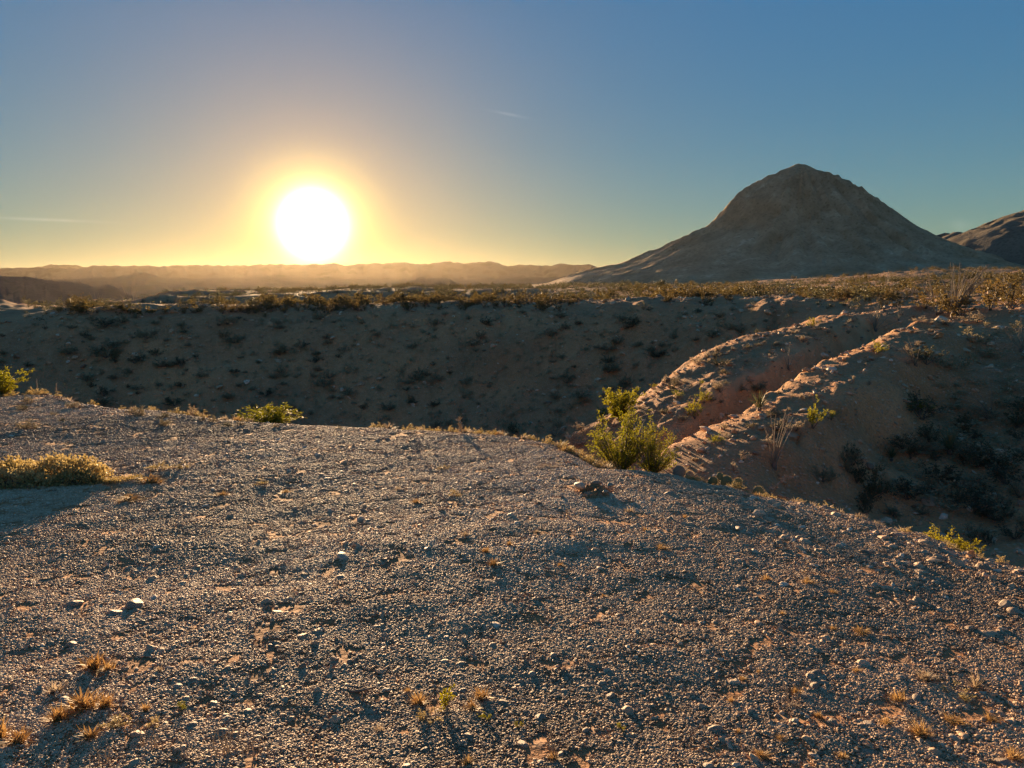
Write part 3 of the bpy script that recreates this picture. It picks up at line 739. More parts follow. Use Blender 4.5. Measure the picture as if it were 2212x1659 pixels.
NAMED_STONES = [
    (290, 1312, 36, 'flat pale slab of rock lying on the gravel at the lower left'), (160, 1308, 24, 'pointed pale stone left of the flat pale slab'),
    (245, 1328, 22, 'rounded tan stone just below the flat pale slab'), (738, 1252, 20, 'reddish square-edged stone in the middle gravel'),
    (298, 1592, 30, 'brownish block of stone near the bottom left corner'), (1150, 1462, 20, 'light angular stone beside the small leafy weed'),
    (1165, 1552, 24, 'brown block of stone right of the bottom centre weed'), (1545, 1580, 26, 'pink blocky stone in the lower right gravel'),
    (924, 1187, 18, 'pale wedge stone in the middle of the gravel'), (740, 1205, 30, 'long pale low stone left of the middle'),
    (1320, 1505, 22, 'tall narrow stone standing in the lower gravel'), (1300, 1480, 20, 'pale cobble beside the tall narrow stone'),
    (1195, 1420, 22, 'smooth grey oval cobble in the lower middle'), (1275, 1400, 14, 'orange rounded stone right of the grey oval cobble'),
    (1595, 1148, 20, 'grey square stone on the gravel by the right rim'), (1445, 1068, 18, 'pale stone right of the burrow'),
    (1430, 1080, 14, 'low pale stone just right of the burrow mound'), (1000, 1495, 20, 'long stone standing by the dry weeds at bottom'),
    (1750, 1465, 26, 'tan stone stacked behind the pile of blocks'), (1760, 1485, 22, 'front tan block of the small stone pile'), (1778, 1478, 18, 'right tan block of the small stone pile'),
    (1762, 1458, 20, 'top rounded stone of the small stone pile'), (1740, 1512, 22, 'pale pointed cobble below the small stone pile'), (1980, 1515, 22, 'grey cobble near the right edge of the gravel'),
    (2172, 1310, 26, 'pale broken stone close to the right rim'), (2190, 1322, 22, 'second pale broken stone at the right rim'), (2095, 1360, 20, 'pale flat stone below the right rim'),
    (2030, 1162, 26, 'large rounded stone on the rim beside the yellow bush'), (2065, 1172, 22, 'pale stone half under the yellow bush on the rim'), (1940, 1160, 24, 'flat tan stone lying on the right rim slope'),
    (1545, 1028, 12, 'small stone at the foot of the prickly pear'), (1130, 1610, 26, 'large rounded pale stone at the bottom edge'), (1010, 1595, 24, 'dark rounded stone at the bottom edge'),
    (1265, 1585, 18, 'small pale round pebble stone at the bottom'), (610, 1490, 16, 'little pink cobble in the lower left gravel')]
def add_stone(u, v, wpx, label, group=None, k=None):
    p = hit(u, v); w = wpx * 1.1 * pxm(u, v, p)
    o = link('stone', STONES[(k if k is not None else random.randrange(14))]); place(o, p, random.uniform(0, 6.28), w, (random.uniform(-.15, .15), random.uniform(-.15, .15)), -w * .03)
    tag(o, label, 'stone', group); return o
for i, (u, v, w, lb) in enumerate(NAMED_STONES): add_stone(u, v, w, lb, None, i % 14)
def zone(u, v):
    h = 'at the left' if u < 620 else 'left of the middle' if u < 1100 else 'right of the middle' if u < 1600 else 'at the right'
    return h
for i in range(150):
    u = random.uniform(-60, 2270); t = random.random() ** .7
    ve = float(np.interp(u, [e[0] for e in EDGE], [e[1] for e in EDGE])); v = ve + 18 + (1670 - ve) * t
    w = random.choice((11, 12, 13, 14, 16, 19)) * (.62 + .6 * t)
    d = 'near the rim' if t < .3 else 'in the middle distance' if t < .65 else 'close to the camera'
    add_stone(u, v, w, 'loose cobble %s, %s' % (zone(u, v), d), 'loose cobbles %s, %s' % (zone(u, v), d))

# ------------------------------------------------------------------ plant builders
def shrub_parts(seed, nst=14, twigs=6, per=14, leaf=.035, lw=.6, spread=1.0, droop=0.0, upright=.5, low=.35):
    """unit shrub (about 1 m tall, base at 0): stems and foliage as two builders"""
    r = np.random.default_rng(seed); S = MB(); F = MB(); C, D = [], []
    for i in range(nst):
        a = r.uniform(0, 6.283); til = (r.uniform(0, 1) ** .7) * 1.15 * spread; ln = r.uniform(.6, 1.05) * (1 - .18 * til)
        d = np.array([math.cos(a) * math.sin(til), math.sin(a) * math.sin(til), math.cos(til)])
        t = np.linspace(0, 1, 5)[:, None]; bend = np.array([0, 0, 1.]) * upright * .35 * ln
        pts = d * ln * t + bend * t * t * math.sin(til) + r.normal(0, .018, (5, 3)) * t; pts[:, 2] -= droop * t[:, 0] ** 2
        pts[0] = r.normal(0, .03, 3) * np.array([1, 1, 0])
        S.tube(pts, np.linspace(.014, .004, 5), 4)
        for k in range(twigs):
            q = r.uniform(low, 1.0); i0 = min(int(q * 4), 3); f = q * 4 - i0; b = pts[i0] * (1 - f) + pts[i0 + 1] * f
            td = d * .6 + r.normal(0, .55, 3) + np.array([0, 0, .55 * upright]); td /= np.linalg.norm(td); tl = r.uniform(.10, .26)
            e = b + td * tl; S.tube(np.stack([b, (b + e) / 2 + r.normal(0, .01, 3), e]), [.004, .003, .0015], 3)
            m = per; s = r.uniform(.15, 1.05, m)[:, None]
            C.append(b + td * tl * s + r.normal(0, .022, (m, 3))); D.append(td + r.normal(0, .7, (m, 3)))
    C = np.concatenate(C); D = np.concatenate(D); C[:, 2] = np.maximum(C[:, 2], .01)
    kx = 1 / (2 * np.percentile(np.hypot(C[:, 0], C[:, 1]), 96)); kz = 1 / np.percentile(C[:, 2], 99.3); K = np.array([kx, kx, kz])
    C = C * K; S.v = [v * K for v in S.v]
    F.leaves(C, D, r.uniform(.6, 1.3, len(C)) * leaf, r.uniform(.6, 1.2, len(C)) * leaf * lw, r)
    return S, F

def shrub(name, seed, leafmat, stemmat='bark', **kw):
    S, F = shrub_parts(seed, **kw)
    return S.mesh(name + '_stems', M[stemmat]), F.mesh(name + '_foliage', M[leafmat])

def whole(name, seed, leafmat, **kw):
    """small or far shrub: one mesh with bark and leaf materials"""
    S, F = shrub_parts(seed, **kw)
    vs_, vf = np.concatenate(S.v), np.concatenate(F.v); qs, qf = np.concatenate(S.q), np.concatenate(F.q)
    me = np_mesh(name, np.concatenate([vs_, vf]), np.concatenate([qs, qf + len(vs_)]), M[leafmat]); me.materials.append(M['bark'])
    idx = np.zeros(len(qs) + len(qf), dtype=np.int32); idx[:len(qs)] = 1; me.polygons.foreach_set('material_index', idx); return me

def empty(name, p, yaw=0, s=1.0):
    o = bpy.data.objects.new(name, None); col.objects.link(o); o.empty_display_size = .1
    return place(o, p, yaw, s)

def add_shrub(meshes, name, cat, label, u, v, hpx, wpx=None, back=0.0, group=None, sink=.02, rimd=None):
    """shrub with stems and foliage as parts"""
    p = rim(u, rimd) if rimd is not None else hit(u, v, back); m = pxm(u, v, p); h = hpx * m; w = (wpx or hpx) * m
    o = empty(name, p, random.uniform(0, 6.28), (w, w, h)); o.location.z -= sink * h
    link('stems', meshes[0], o); link('foliage', meshes[1], o)
    tag(o, label, cat, group); return o

def add_one(mesh, name, cat, label, u, v, hpx, wpx=None, back=0.0, group=None, sink=.02, rimd=None):
    p = rim(u, rimd) if rimd is not None else hit(u, v, back); m = pxm(u, v, p); h = hpx * m; w = (wpx or hpx) * m
    o = link(name, mesh); place(o, p, random.uniform(0, 6.28), (w, w, h), (0, 0), sink * h); tag(o, label, cat, group); return o

CREO = [shrub('creosote', 900 + i, 'creosote', nst=34, twigs=13, per=26, leaf=.026, lw=.6, spread=1.0, upright=1.0, low=.06) for i in range(2)]
CREO_LOW = [shrub('creosote_low', 910 + i, 'creosote', nst=26, twigs=11, per=20, leaf=.055, lw=.5, spread=1.05, upright=.8, low=.15) for i in range(2)]
CREO_MID = [whole('creosote_mid', 920 + i, 'creosote', nst=13, twigs=6, per=14, leaf=.055, lw=.55, spread=.9, upright=.8) for i in range(3)]
DARK = [whole('dark_shrub', 930 + i, 'darkshrub', nst=13, twigs=6, per=12, leaf=.065, lw=.6, spread=1.0, upright=.5) for i in range(7)]
SLOPE = [whole('slope_shrub', 970 + i, 'slopeshrub', nst=14, twigs=6, per=12, leaf=.07, lw=.6, spread=1.1, upright=.4) for i in range(7)]
MESA = [whole('mesa_shrub', 940 + i, 'mesashrub', nst=10, twigs=5, per=9, leaf=.085, lw=.6, spread=.95, upright=.7) for i in range(7)]
BUFF = [whole('buff_shrub', 950 + i, 'buff', nst=12, twigs=6, per=12, leaf=.055, lw=.8, spread=.95, upright=.6) for i in range(4)]

# the big creosote on the rim and its neighbours
add_shrub(CREO[0], 'creosote_bush', 'bush', 'tall green creosote bush on the rim right of centre', 1344, 0, 130, 138, rimd=.25)
add_shrub(CREO[1], 'creosote_bush', 'bush', 'shorter creosote bush on the rim, right of the tall one', 1408, 0, 92, 100, rimd=.25)
add_shrub(CREO_LOW[0], 'creosote_bush', 'bush', 'creosote behind the tall rim bush, down on the spur', 1335, 906, 62, 96, 0)
add_shrub(CREO_LOW[1], 'creosote_bush', 'bush', 'broad low creosote peeking over the rim below the sun', 582, 0, 46, 128, rimd=.65)
add_shrub(CREO_LOW[0], 'creosote_bush', 'bush', 'green creosote at the left edge of the photo behind the rim', 4, 0, 50, 84, rimd=.3)
add_shrub(CREO_LOW[1], 'creosote_bush', 'bush', 'yellow-green bush hanging over the rim at the right edge', 2068, 0, 52, 104, rimd=.75)
add_one(BUFF[0], 'dry_shrub', 'shrub', 'small pale dry shrub on the rim left of the sunlit bush', 420, 0, 26, 30, rimd=.0)
# golden mat-forming shrub at the left edge
def golden_shrub():
    p = hit(95, 1046); m = pxm(95, 1046, p); r = np.random.default_rng(61)
    o = empty('golden_shrub', p); tag(o, 'low sprawling golden shrub on the gravel at the left edge', 'shrub')
    def mound(cx, cy, rx, ry, rz, n, name):
        F = MB(); a = r.uniform(0, 6.283, n); t = r.uniform(-.15, 1, n); k = np.sqrt(np.clip(1 - t * t, 0, 1)); q = 1 - .38 * r.uniform(0, 1, n) ** 1.6
        lump = 1 + .6 * fbm(np.cos(a) * 3.2 + cx * 5, np.sin(a) * 3.2 + t * 3, 3, 62)
        C = np.stack([cx + rx * k * np.cos(a) * q * lump, cy + ry * k * np.sin(a) * q * lump, rz * np.clip(t, 0, 1) * q * lump + .015], 1)
        D = np.stack([np.cos(a) * k, np.sin(a) * k, t + .3], 1) + r.normal(0, .8, (n, 3))
        F.leaves(C, D, r.uniform(.014, .036, n), r.uniform(.012, .03, n), r); link(name, F.mesh(name, M['golden']), o)
        S = MB()
        for i in range(46):
            j = r.integers(0, n); e = C[j]; b = np.array([cx + r.normal(0, .05), cy + r.normal(0, .05), 0.])
            S.tube(np.stack([b, (b + e) / 2 + r.normal(0, .03, 3) + [0, 0, .03], e]), [.004, .003, .0012], 4)
        link('twigs', S.mesh('twigs', M['bark']), o)
    s = m
    mound(20 * s, .16, 78 * s, .30, 40 * s, 4600, 'mound'); mound(-95 * s, .14, 75 * s, .28, 32 * s, 3400, 'mound')
    mound(-60 * s, -.12, 115 * s, .16, 26 * s, 3200, 'skirt'); mound(62 * s, -.05, 60 * s, .14, 22 * s, 1600, 'skirt')
    for k, (x0, y0, x1, y1) in enumerate(((95, -.02, 195, .05), (90, -.05, 150, -.05), (100, .02, 170, .16))):
        F = MB(); n = 420; t = r.uniform(0, 1, n) ** .8; x = (x0 + (x1 - x0) * t) * s; y = y0 + (y1 - y0) * t + r.normal(0, .02, n) * (1.2 - t)
        C = np.stack([x, y, np.abs(r.normal(0, .022, n)) * (1.3 - t) + .008 + .02 * t], 1)
        F.leaves(C, r.normal(0, 1, (n, 3)) + [0, 0, .5], r.uniform(.008, .018, n), r.uniform(.006, .014, n), r); link('runner', F.mesh('runner', M['golden']), o)
golden_shrub()

# ocotillos
def ocotillo(name, seed, label, u, v, hpx, n, lean=(0, 0), spread=.45, back=0.0, group=None, thick=1.0, parts=True):
    p = hit(u, v, back); h = hpx * pxm(u, v, p); r = np.random.default_rng(seed)
    o = empty(name, p, 0) if parts else None; J = MB()
    for i in range(n):
        a = r.uniform(0, 6.283); til = abs(r.normal(0, spread)); ln = h * r.uniform(.62, 1.08)
        d = np.array([math.cos(a) * math.sin(til) + lean[0], math.sin(a) * math.sin(til) + lean[1], math.cos(til)]); d /= np.linalg.norm(d)
        t = np.linspace(0, 1, 8)[:, None]; side = np.array([math.cos(a), math.sin(a), 0.])
        pts = d * ln * t + side * ln * .16 * (t ** 2) * r.uniform(-.6, 1) + np.array([lean[0], lean[1], -.1]) * ln * .18 * t ** 3 + np.cumsum(r.normal(0, .008 * h, (8, 3)), 0) * t
        pts[0] = side * .03 * h + [0, 0, -.03 * h]
        b = MB() if parts else J
        w = thick * h * .0095; b.tube(pts, np.linspace(w, w * .45, 8), 5)
        m = 26; q = r.uniform(.08, 1, m); k = np.minimum((q * 7).astype(int), 6); f = (q * 7 - k)[:, None]; c = pts[k] * (1 - f) + pts[k + 1] * f
        b.leaves(c, r.normal(0, 1, (m, 3)) + d * .4, h * .02, h * .005, r)
        if parts: link('cane', b.mesh('cane', M['cane']), o)
    if parts:
        K = MB(); K.tube(np.array([[0, 0, -.05 * h], [0, 0, .03 * h], [0, 0, .09 * h]]), [h * .05, h * .055, h * .025], 8); link('root_crown', K.mesh('root_crown', M['bark']), o)
    else:
        o = link(name, J.mesh(name, M['cane'])); place(o, p)
    tag(o, label, 'ocotillo', group); return o

ocotillo('ocotillo', 71, 'tallest ocotillo with many canes on the ridge at the upper right', 2060, 684, 108, 30, (.16, 0), .32)
ocotillo('ocotillo', 72, 'bare ocotillo rooted in the red gully wall', 1890, 724, 62, 16, (0, 0), .55, 0)
ocotillo('ocotillo', 73, 'sparse young ocotillo on the red clay bank', 1941, 694, 38, 6, (0, 0), .6)
ocotillo('ocotillo', 74, 'slender grey ocotillo on the slope above the prickly pear', 1672, 1012, 120, 13, (.12, 0), .36)
ocotillo('ocotillo', 75, 'small dry ocotillo halfway up the sunlit spur', 1703, 802, 52, 9, (0, 0), .5)
ocotillo('ocotillo', 76, 'ocotillo leaning left out of the dark shrub on the shaded slope', 1978, 790, 62, 14, (-.45, 0), .45)
ocotillo('ocotillo', 77, 'thin ocotillo just below the small dry one on the spur', 1690, 845, 36, 7, (0, 0), .4)
ocotillo('ocotillo', 78, 'fallen-looking ocotillo canes low in the shaded ravine', 2140, 905, 62, 9, (-.5, .1), .6)
ocotillo('ocotillo', 79, 'ocotillo at the right edge of the photo on the slope', 2206, 760, 72, 8, (-.3, 0), .5)
ocotillo('ocotillo', 80, 'dry ocotillo on the upper left of the spur crest', 1760, 712, 26, 8, (-.2, 0), .6)
ocotillo('ocotillo', 81, 'faint ocotillo behind the tall one on the ridge', 2020, 672, 80, 6, (-.2, 0), .25, 2.0)

# yuccas
def yucca(seed, label, u, v, hpx, n=70, mat='yucca'):
    p = hit(u, v); h = hpx * pxm(u, v, p); r = np.random.default_rng(seed); o = empty('yucca', p)
    b = MB(); lows = MB()
    for i in range(n):
        a = r.uniform(0, 6.283); e = r.uniform(.05, 1.45); d = np.array([math.cos(a) * math.cos(e), math.sin(a) * math.cos(e), math.sin(e)]); ln = h * r.uniform(.7, 1.1)
        s = np.cross(d, [0, 0, 1.]); s /= np.linalg.norm(s) + 1e-9; w = h * .032; base = np.array([0, 0, h * .12]); up = np.cross(s, d)
        tip = base + d * ln + [0, 0, -.08 * h]; mid = base + d * ln * .45
        (b if e > .3 else lows).quads([base - s * w * .6, mid - s * w + up * w * .3, tip, mid], [[0, 1, 2, 3]])
        (b if e > .3 else lows).quads([base + s * w * .6, mid, tip, mid + s * w + up * w * .3], [[0, 1, 2, 3]])
    link('leaf_rosette', b.mesh('rosette', M[mat]), o); link('dead_leaves', lows.mesh('dead', M['straw']), o)
    t = MB(); t.tube(np.array([[0, 0, -.05 * h], [0, 0, .1 * h], [0, 0, .2 * h]]), [h * .1, h * .11, h * .05], 7); link('trunk', t.mesh('trunk', M['bark']), o)
    tag(o, label, 'yucca'); return o
yucca(31, 'spiky yucca standing on the sunlit ridge crest', 1640, 888, 42)
yucca(32, 'dark yucca in the shaded ravine below the slope', 2052, 985, 52)
yucca(33, 'small yucca low in the dark ravine', 1925, 1005, 30, 40)

# prickly pears
def pad_mesh(r, mat):
    v, f = ICO3[0].copy(), ICO3[1]; v = v * np.array([.5, .11, .56]); v[:, 0] *= 1 - .22 * (v[:, 2] < 0) * (-v[:, 2] / .56); v[:, 2] += .5
    return np_mesh('pad', v, f, M[mat], True)
def prickly_pear(seed, label, u, v, hpx, pads, mat='pad', back=.2):
    p = rim(u, back); h = hpx * pxm(u, v, p); r = np.random.default_rng(seed); o = empty('prickly_pear', p); pm = pad_mesh(r, mat)
    for (x, z, s, yaw, roll) in pads:
        q = link('pad', pm, o); q.location = (x * h, r.uniform(-.12, .12) * h, z * h - .04 * h); q.rotation_euler = (r.uniform(-.2, .2), roll, yaw); q.scale = (s * h, s * h, s * h)
        sp = MB(); n = 70; a = r.uniform(-.3, 3.44, n); c = np.stack([.5 * np.cos(a), r.normal(0, .05, n), .5 + .56 * np.sin(a)], 1)
        d = np.stack([np.cos(a), r.normal(0, .4, n), np.sin(a)], 1) + r.normal(0, .3, (n, 3)); sp.leaves(c, d, .13, .012, r); link('spines', sp.mesh('spines', M['golden']), q)
    tag(o, label, 'cactus'); return o
prickly_pear(41, 'green prickly pear pads behind the rim right of the creosote', 1567, 1043, 24, [(-.9, 0, 1.0, .2, -.2), (.15, 0, 1.05, -.3, .1), (1.1, -.1, .95, .3, .25), (-.3, .75, .6, .2, -.1)])
prickly_pear(42, 'single round green prickly pear pad poking over the rim', 1642, 1062, 26, [(0, 0, 1.0, .1, .1), (-.8, -.25, .7, .4, -.3)])
prickly_pear(43, 'dull brown prickly pear at the foot of the ridge', 1470, 1024, 28, [(0, 0, 1.0, 0, 0), (.75, -.2, .8, .3, .2), (-.6, -.3, .6, -.3, -.25)], 'padbrown')

# stakes, an arching dead stalk and sticks
def stake(label, u, v, hpx, lean):
    p = rim(u, .05); h = hpx * pxm(u, v, p); b = MB(); r = np.random.default_rng(int(u))
    t = np.linspace(0, 1, 7)[:, None]; b.tube(np.array([lean * h, 0, h]) * t + r.normal(0, .006, (7, 3)) + [0, 0, -.02], np.linspace(.012, .009, 7), 6)
    o = link('stake', b.mesh('stake', M['wood'])); place(o, p); tag(o, label, 'stake', None); return o
stake('taller weathered stake standing on the rim at the far left', 89, 851, 34, .01)
stake('shorter weathered stake right of the taller one on the rim', 131, 855, 30, -.04)
def stalk(name, cat, label, pts_uv, rad, mat='straw', leafy=0, seed=3, back=0.0):
    r = np.random.default_rng(seed); p0 = hit(*pts_uv[0], back); R = math.hypot(p0[0], p0[1]); P = [p0 - p0] + [at(u, v, R + r.uniform(-.04, .04)) - p0 for u, v in pts_uv[1:]]
    P = np.array(P); t = np.linspace(0, len(P) - 1, len(P) * 4); q = np.stack([np.interp(t, np.arange(len(P)), P[:, k]) for k in range(3)], 1)
    b = MB(); b.tube(q, np.linspace(rad, rad * .5, len(q)), 5)
    if leafy: i = r.integers(2, len(q), leafy); b.leaves(q[i] + r.normal(0, rad, (leafy, 3)), r.normal(0, 1, (leafy, 3)), rad * 7, rad * 3, r)
    o = link(name, b.mesh(name, M[mat])); place(o, p0); tag(o, label, cat); return o
stalk('dry_stalk', 'stalk', 'arching pale dead stalk rising from the rim by the prickly pear', [(1668, 1068), (1672, 1056), (1680, 1044), (1692, 1034), (1704, 1029), (1716, 1029)], .014, 'straw', 60)
stalk('dry_stalk', 'stalk', 'thin bent twig on the right rim past the yellow bush', [(2130, 1195), (2128, 1184), (2118, 1172), (2105, 1160)], .006)
stalk('dry_stalk', 'stalk', 'second thin twig on the right rim, leaning right', [(2136, 1196), (2138, 1186), (2132, 1172), (2128, 1160)], .005)
stalk('dry_stalk', 'stalk', 'lone dry stalk standing in the right-hand gravel', [(1738, 1238), (1739, 1228), (1742, 1220), (1746, 1212)], .004, 'straw', 20)
stalk('stick', 'stick', 'pale bent stick lying on the gravel at the left edge', [(25, 1302), (40, 1290), (58, 1280), (66, 1272)], .004)
stalk('stick', 'stick', 'dark flat stick lying in the gravel below the burrow', [(1378, 1176), (1400, 1178), (1425, 1179)], .012, 'bark')
stalk('stick', 'stick', 'dark stick lying in the lower left gravel', [(760, 1495), (790, 1490), (812, 1483)], .008, 'bark')
stalk('dry_stalk', 'stalk', 'upright dry stalk beside the burrow', [(880 + 345, 1118), (1226, 1108), (1225, 1098)], .004, 'straw', 14)
stalk('dry_stalk', 'stalk', 'stalk growing over the rim right of centre', [(1001, 940), (998, 930), (994, 918), (992, 906)], .008, 'straw', 50, 4)
stalk('stick', 'stick', 'pale root lying on the shaded ridge top', [(1905, 752), (1915, 748), (1925, 742)], .03)

# burrow
def burrow():
    p = hit(1284, 1066); m = pxm(1284, 1066, p); n = 60; g = np.linspace(-1, 1, n); X, Y = np.meshgrid(g, g, indexing='ij')
    rr = np.hypot(X, Y * 1.1) * (1 + .25 * fbm(X * 1.5, Y * 1.5, 3, 15))
    Z = .06 * (1 - sstep(.15, 1.0, rr)) * (1 + .5 * fbm(X * 2.2, Y * 2.2, 4, 16)) + .02 * fbm(X * 9, Y * 9, 3, 17)
    hole = np.exp(-(((X + .32) / .30) ** 2 + ((Y + .12) / .20) ** 2) ** 2); Z = Z * (1 - hole) + hole * .0
    Z = np.where(rr > .97, -.05, Z); sx = 46 * m
    v = np.stack([X * sx, Y * sx * 1.5, Z * 1.15], -1).reshape(-1, 3)
    i = np.arange(n - 1)[:, None] * n; j = np.arange(n - 1)[None, :]; f = np.stack([i + j, i + n + j, i + n + j + 1, i + j + 1], -1).reshape(-1, 4)
    o = link('burrow', np_mesh('burrow', v, f, M['ground'], True)); place(o, p, 0, 1, (0, 0), .01); tag(o, 'animal burrow with a dug-out mound in the gravel near the rim', 'burrow')
    for (dx, dy, w, lb) in ((-.13, .02, .11, 'squarish pale stone roofing the burrow mouth'), (.03, .12, .08, 'stone on top of the burrow mound'), (.15, .06, .08, 'stone on the right flank of the burrow mound'), (.08, -.14, .06, 'small stone in front of the burrow mound')):
        q = link('stone', STONES[int(abs(dx) * 40) % 14]); z = .055 if dy > 0 else .045
        place(q, (p[0] + dx, p[1] + dy, p[2] + z), dx * 9, w); tag(q, lb, 'stone')
burrow()

# ------------------------------------------------------------------ dry grasses and weeds
def tuft_mesh(seed, n, mat, curl=.35, wide=.6):
    r = np.random.default_rng(seed); b = MB()
    for i in range(n):
        a = r.uniform(0, 6.283); e = r.uniform(.25, 1.5); ln = r.uniform(.5, 1.05); d = np.array([math.cos(a) * math.cos(e) * wide, math.sin(a) * math.cos(e) * wide, math.sin(e)])
        t = np.linspace(0, 1, 4)[:, None]; pts = d * ln * t + r.normal(0, .05 * curl, (4, 3)) * t + np.array([math.cos(a), math.sin(a), -.7]) * curl * t ** 2 * ln * .5
        pts += np.array([r.normal(0, .1), r.normal(0, .1), 0]); s = np.array([-math.sin(a), math.cos(a), 0]) * r.uniform(.02, .038)
        w = np.array([1, .9, .6, .1])[:, None]; L_, R2 = pts - s * w, pts + s * w; v = np.empty((8, 3)); v[0::2] = L_; v[1::2] = R2
        b.quads(v, [[0, 1, 3, 2], [2, 3, 5, 4], [4, 5, 7, 6]])
    return b.mesh('tuft', M[mat])
TUFT_O = [tuft_mesh(300 + i, 95, 'orange') for i in range(4)]
TUFT_B = [tuft_mesh(310 + i, 70, 'buff') for i in range(3)]
WEED = [whole('rim_weed', 320 + i, 'golden', nst=9, twigs=5, per=8, leaf=.09, lw=.7, spread=1.05, upright=.4) for i in range(5)]
WEED_G = [whole('green_weed', 330 + i, 'creosote', nst=8, twigs=5, per=9, leaf=.10, lw=.7, spread=1.0, upright=.4) for i in range(2)]

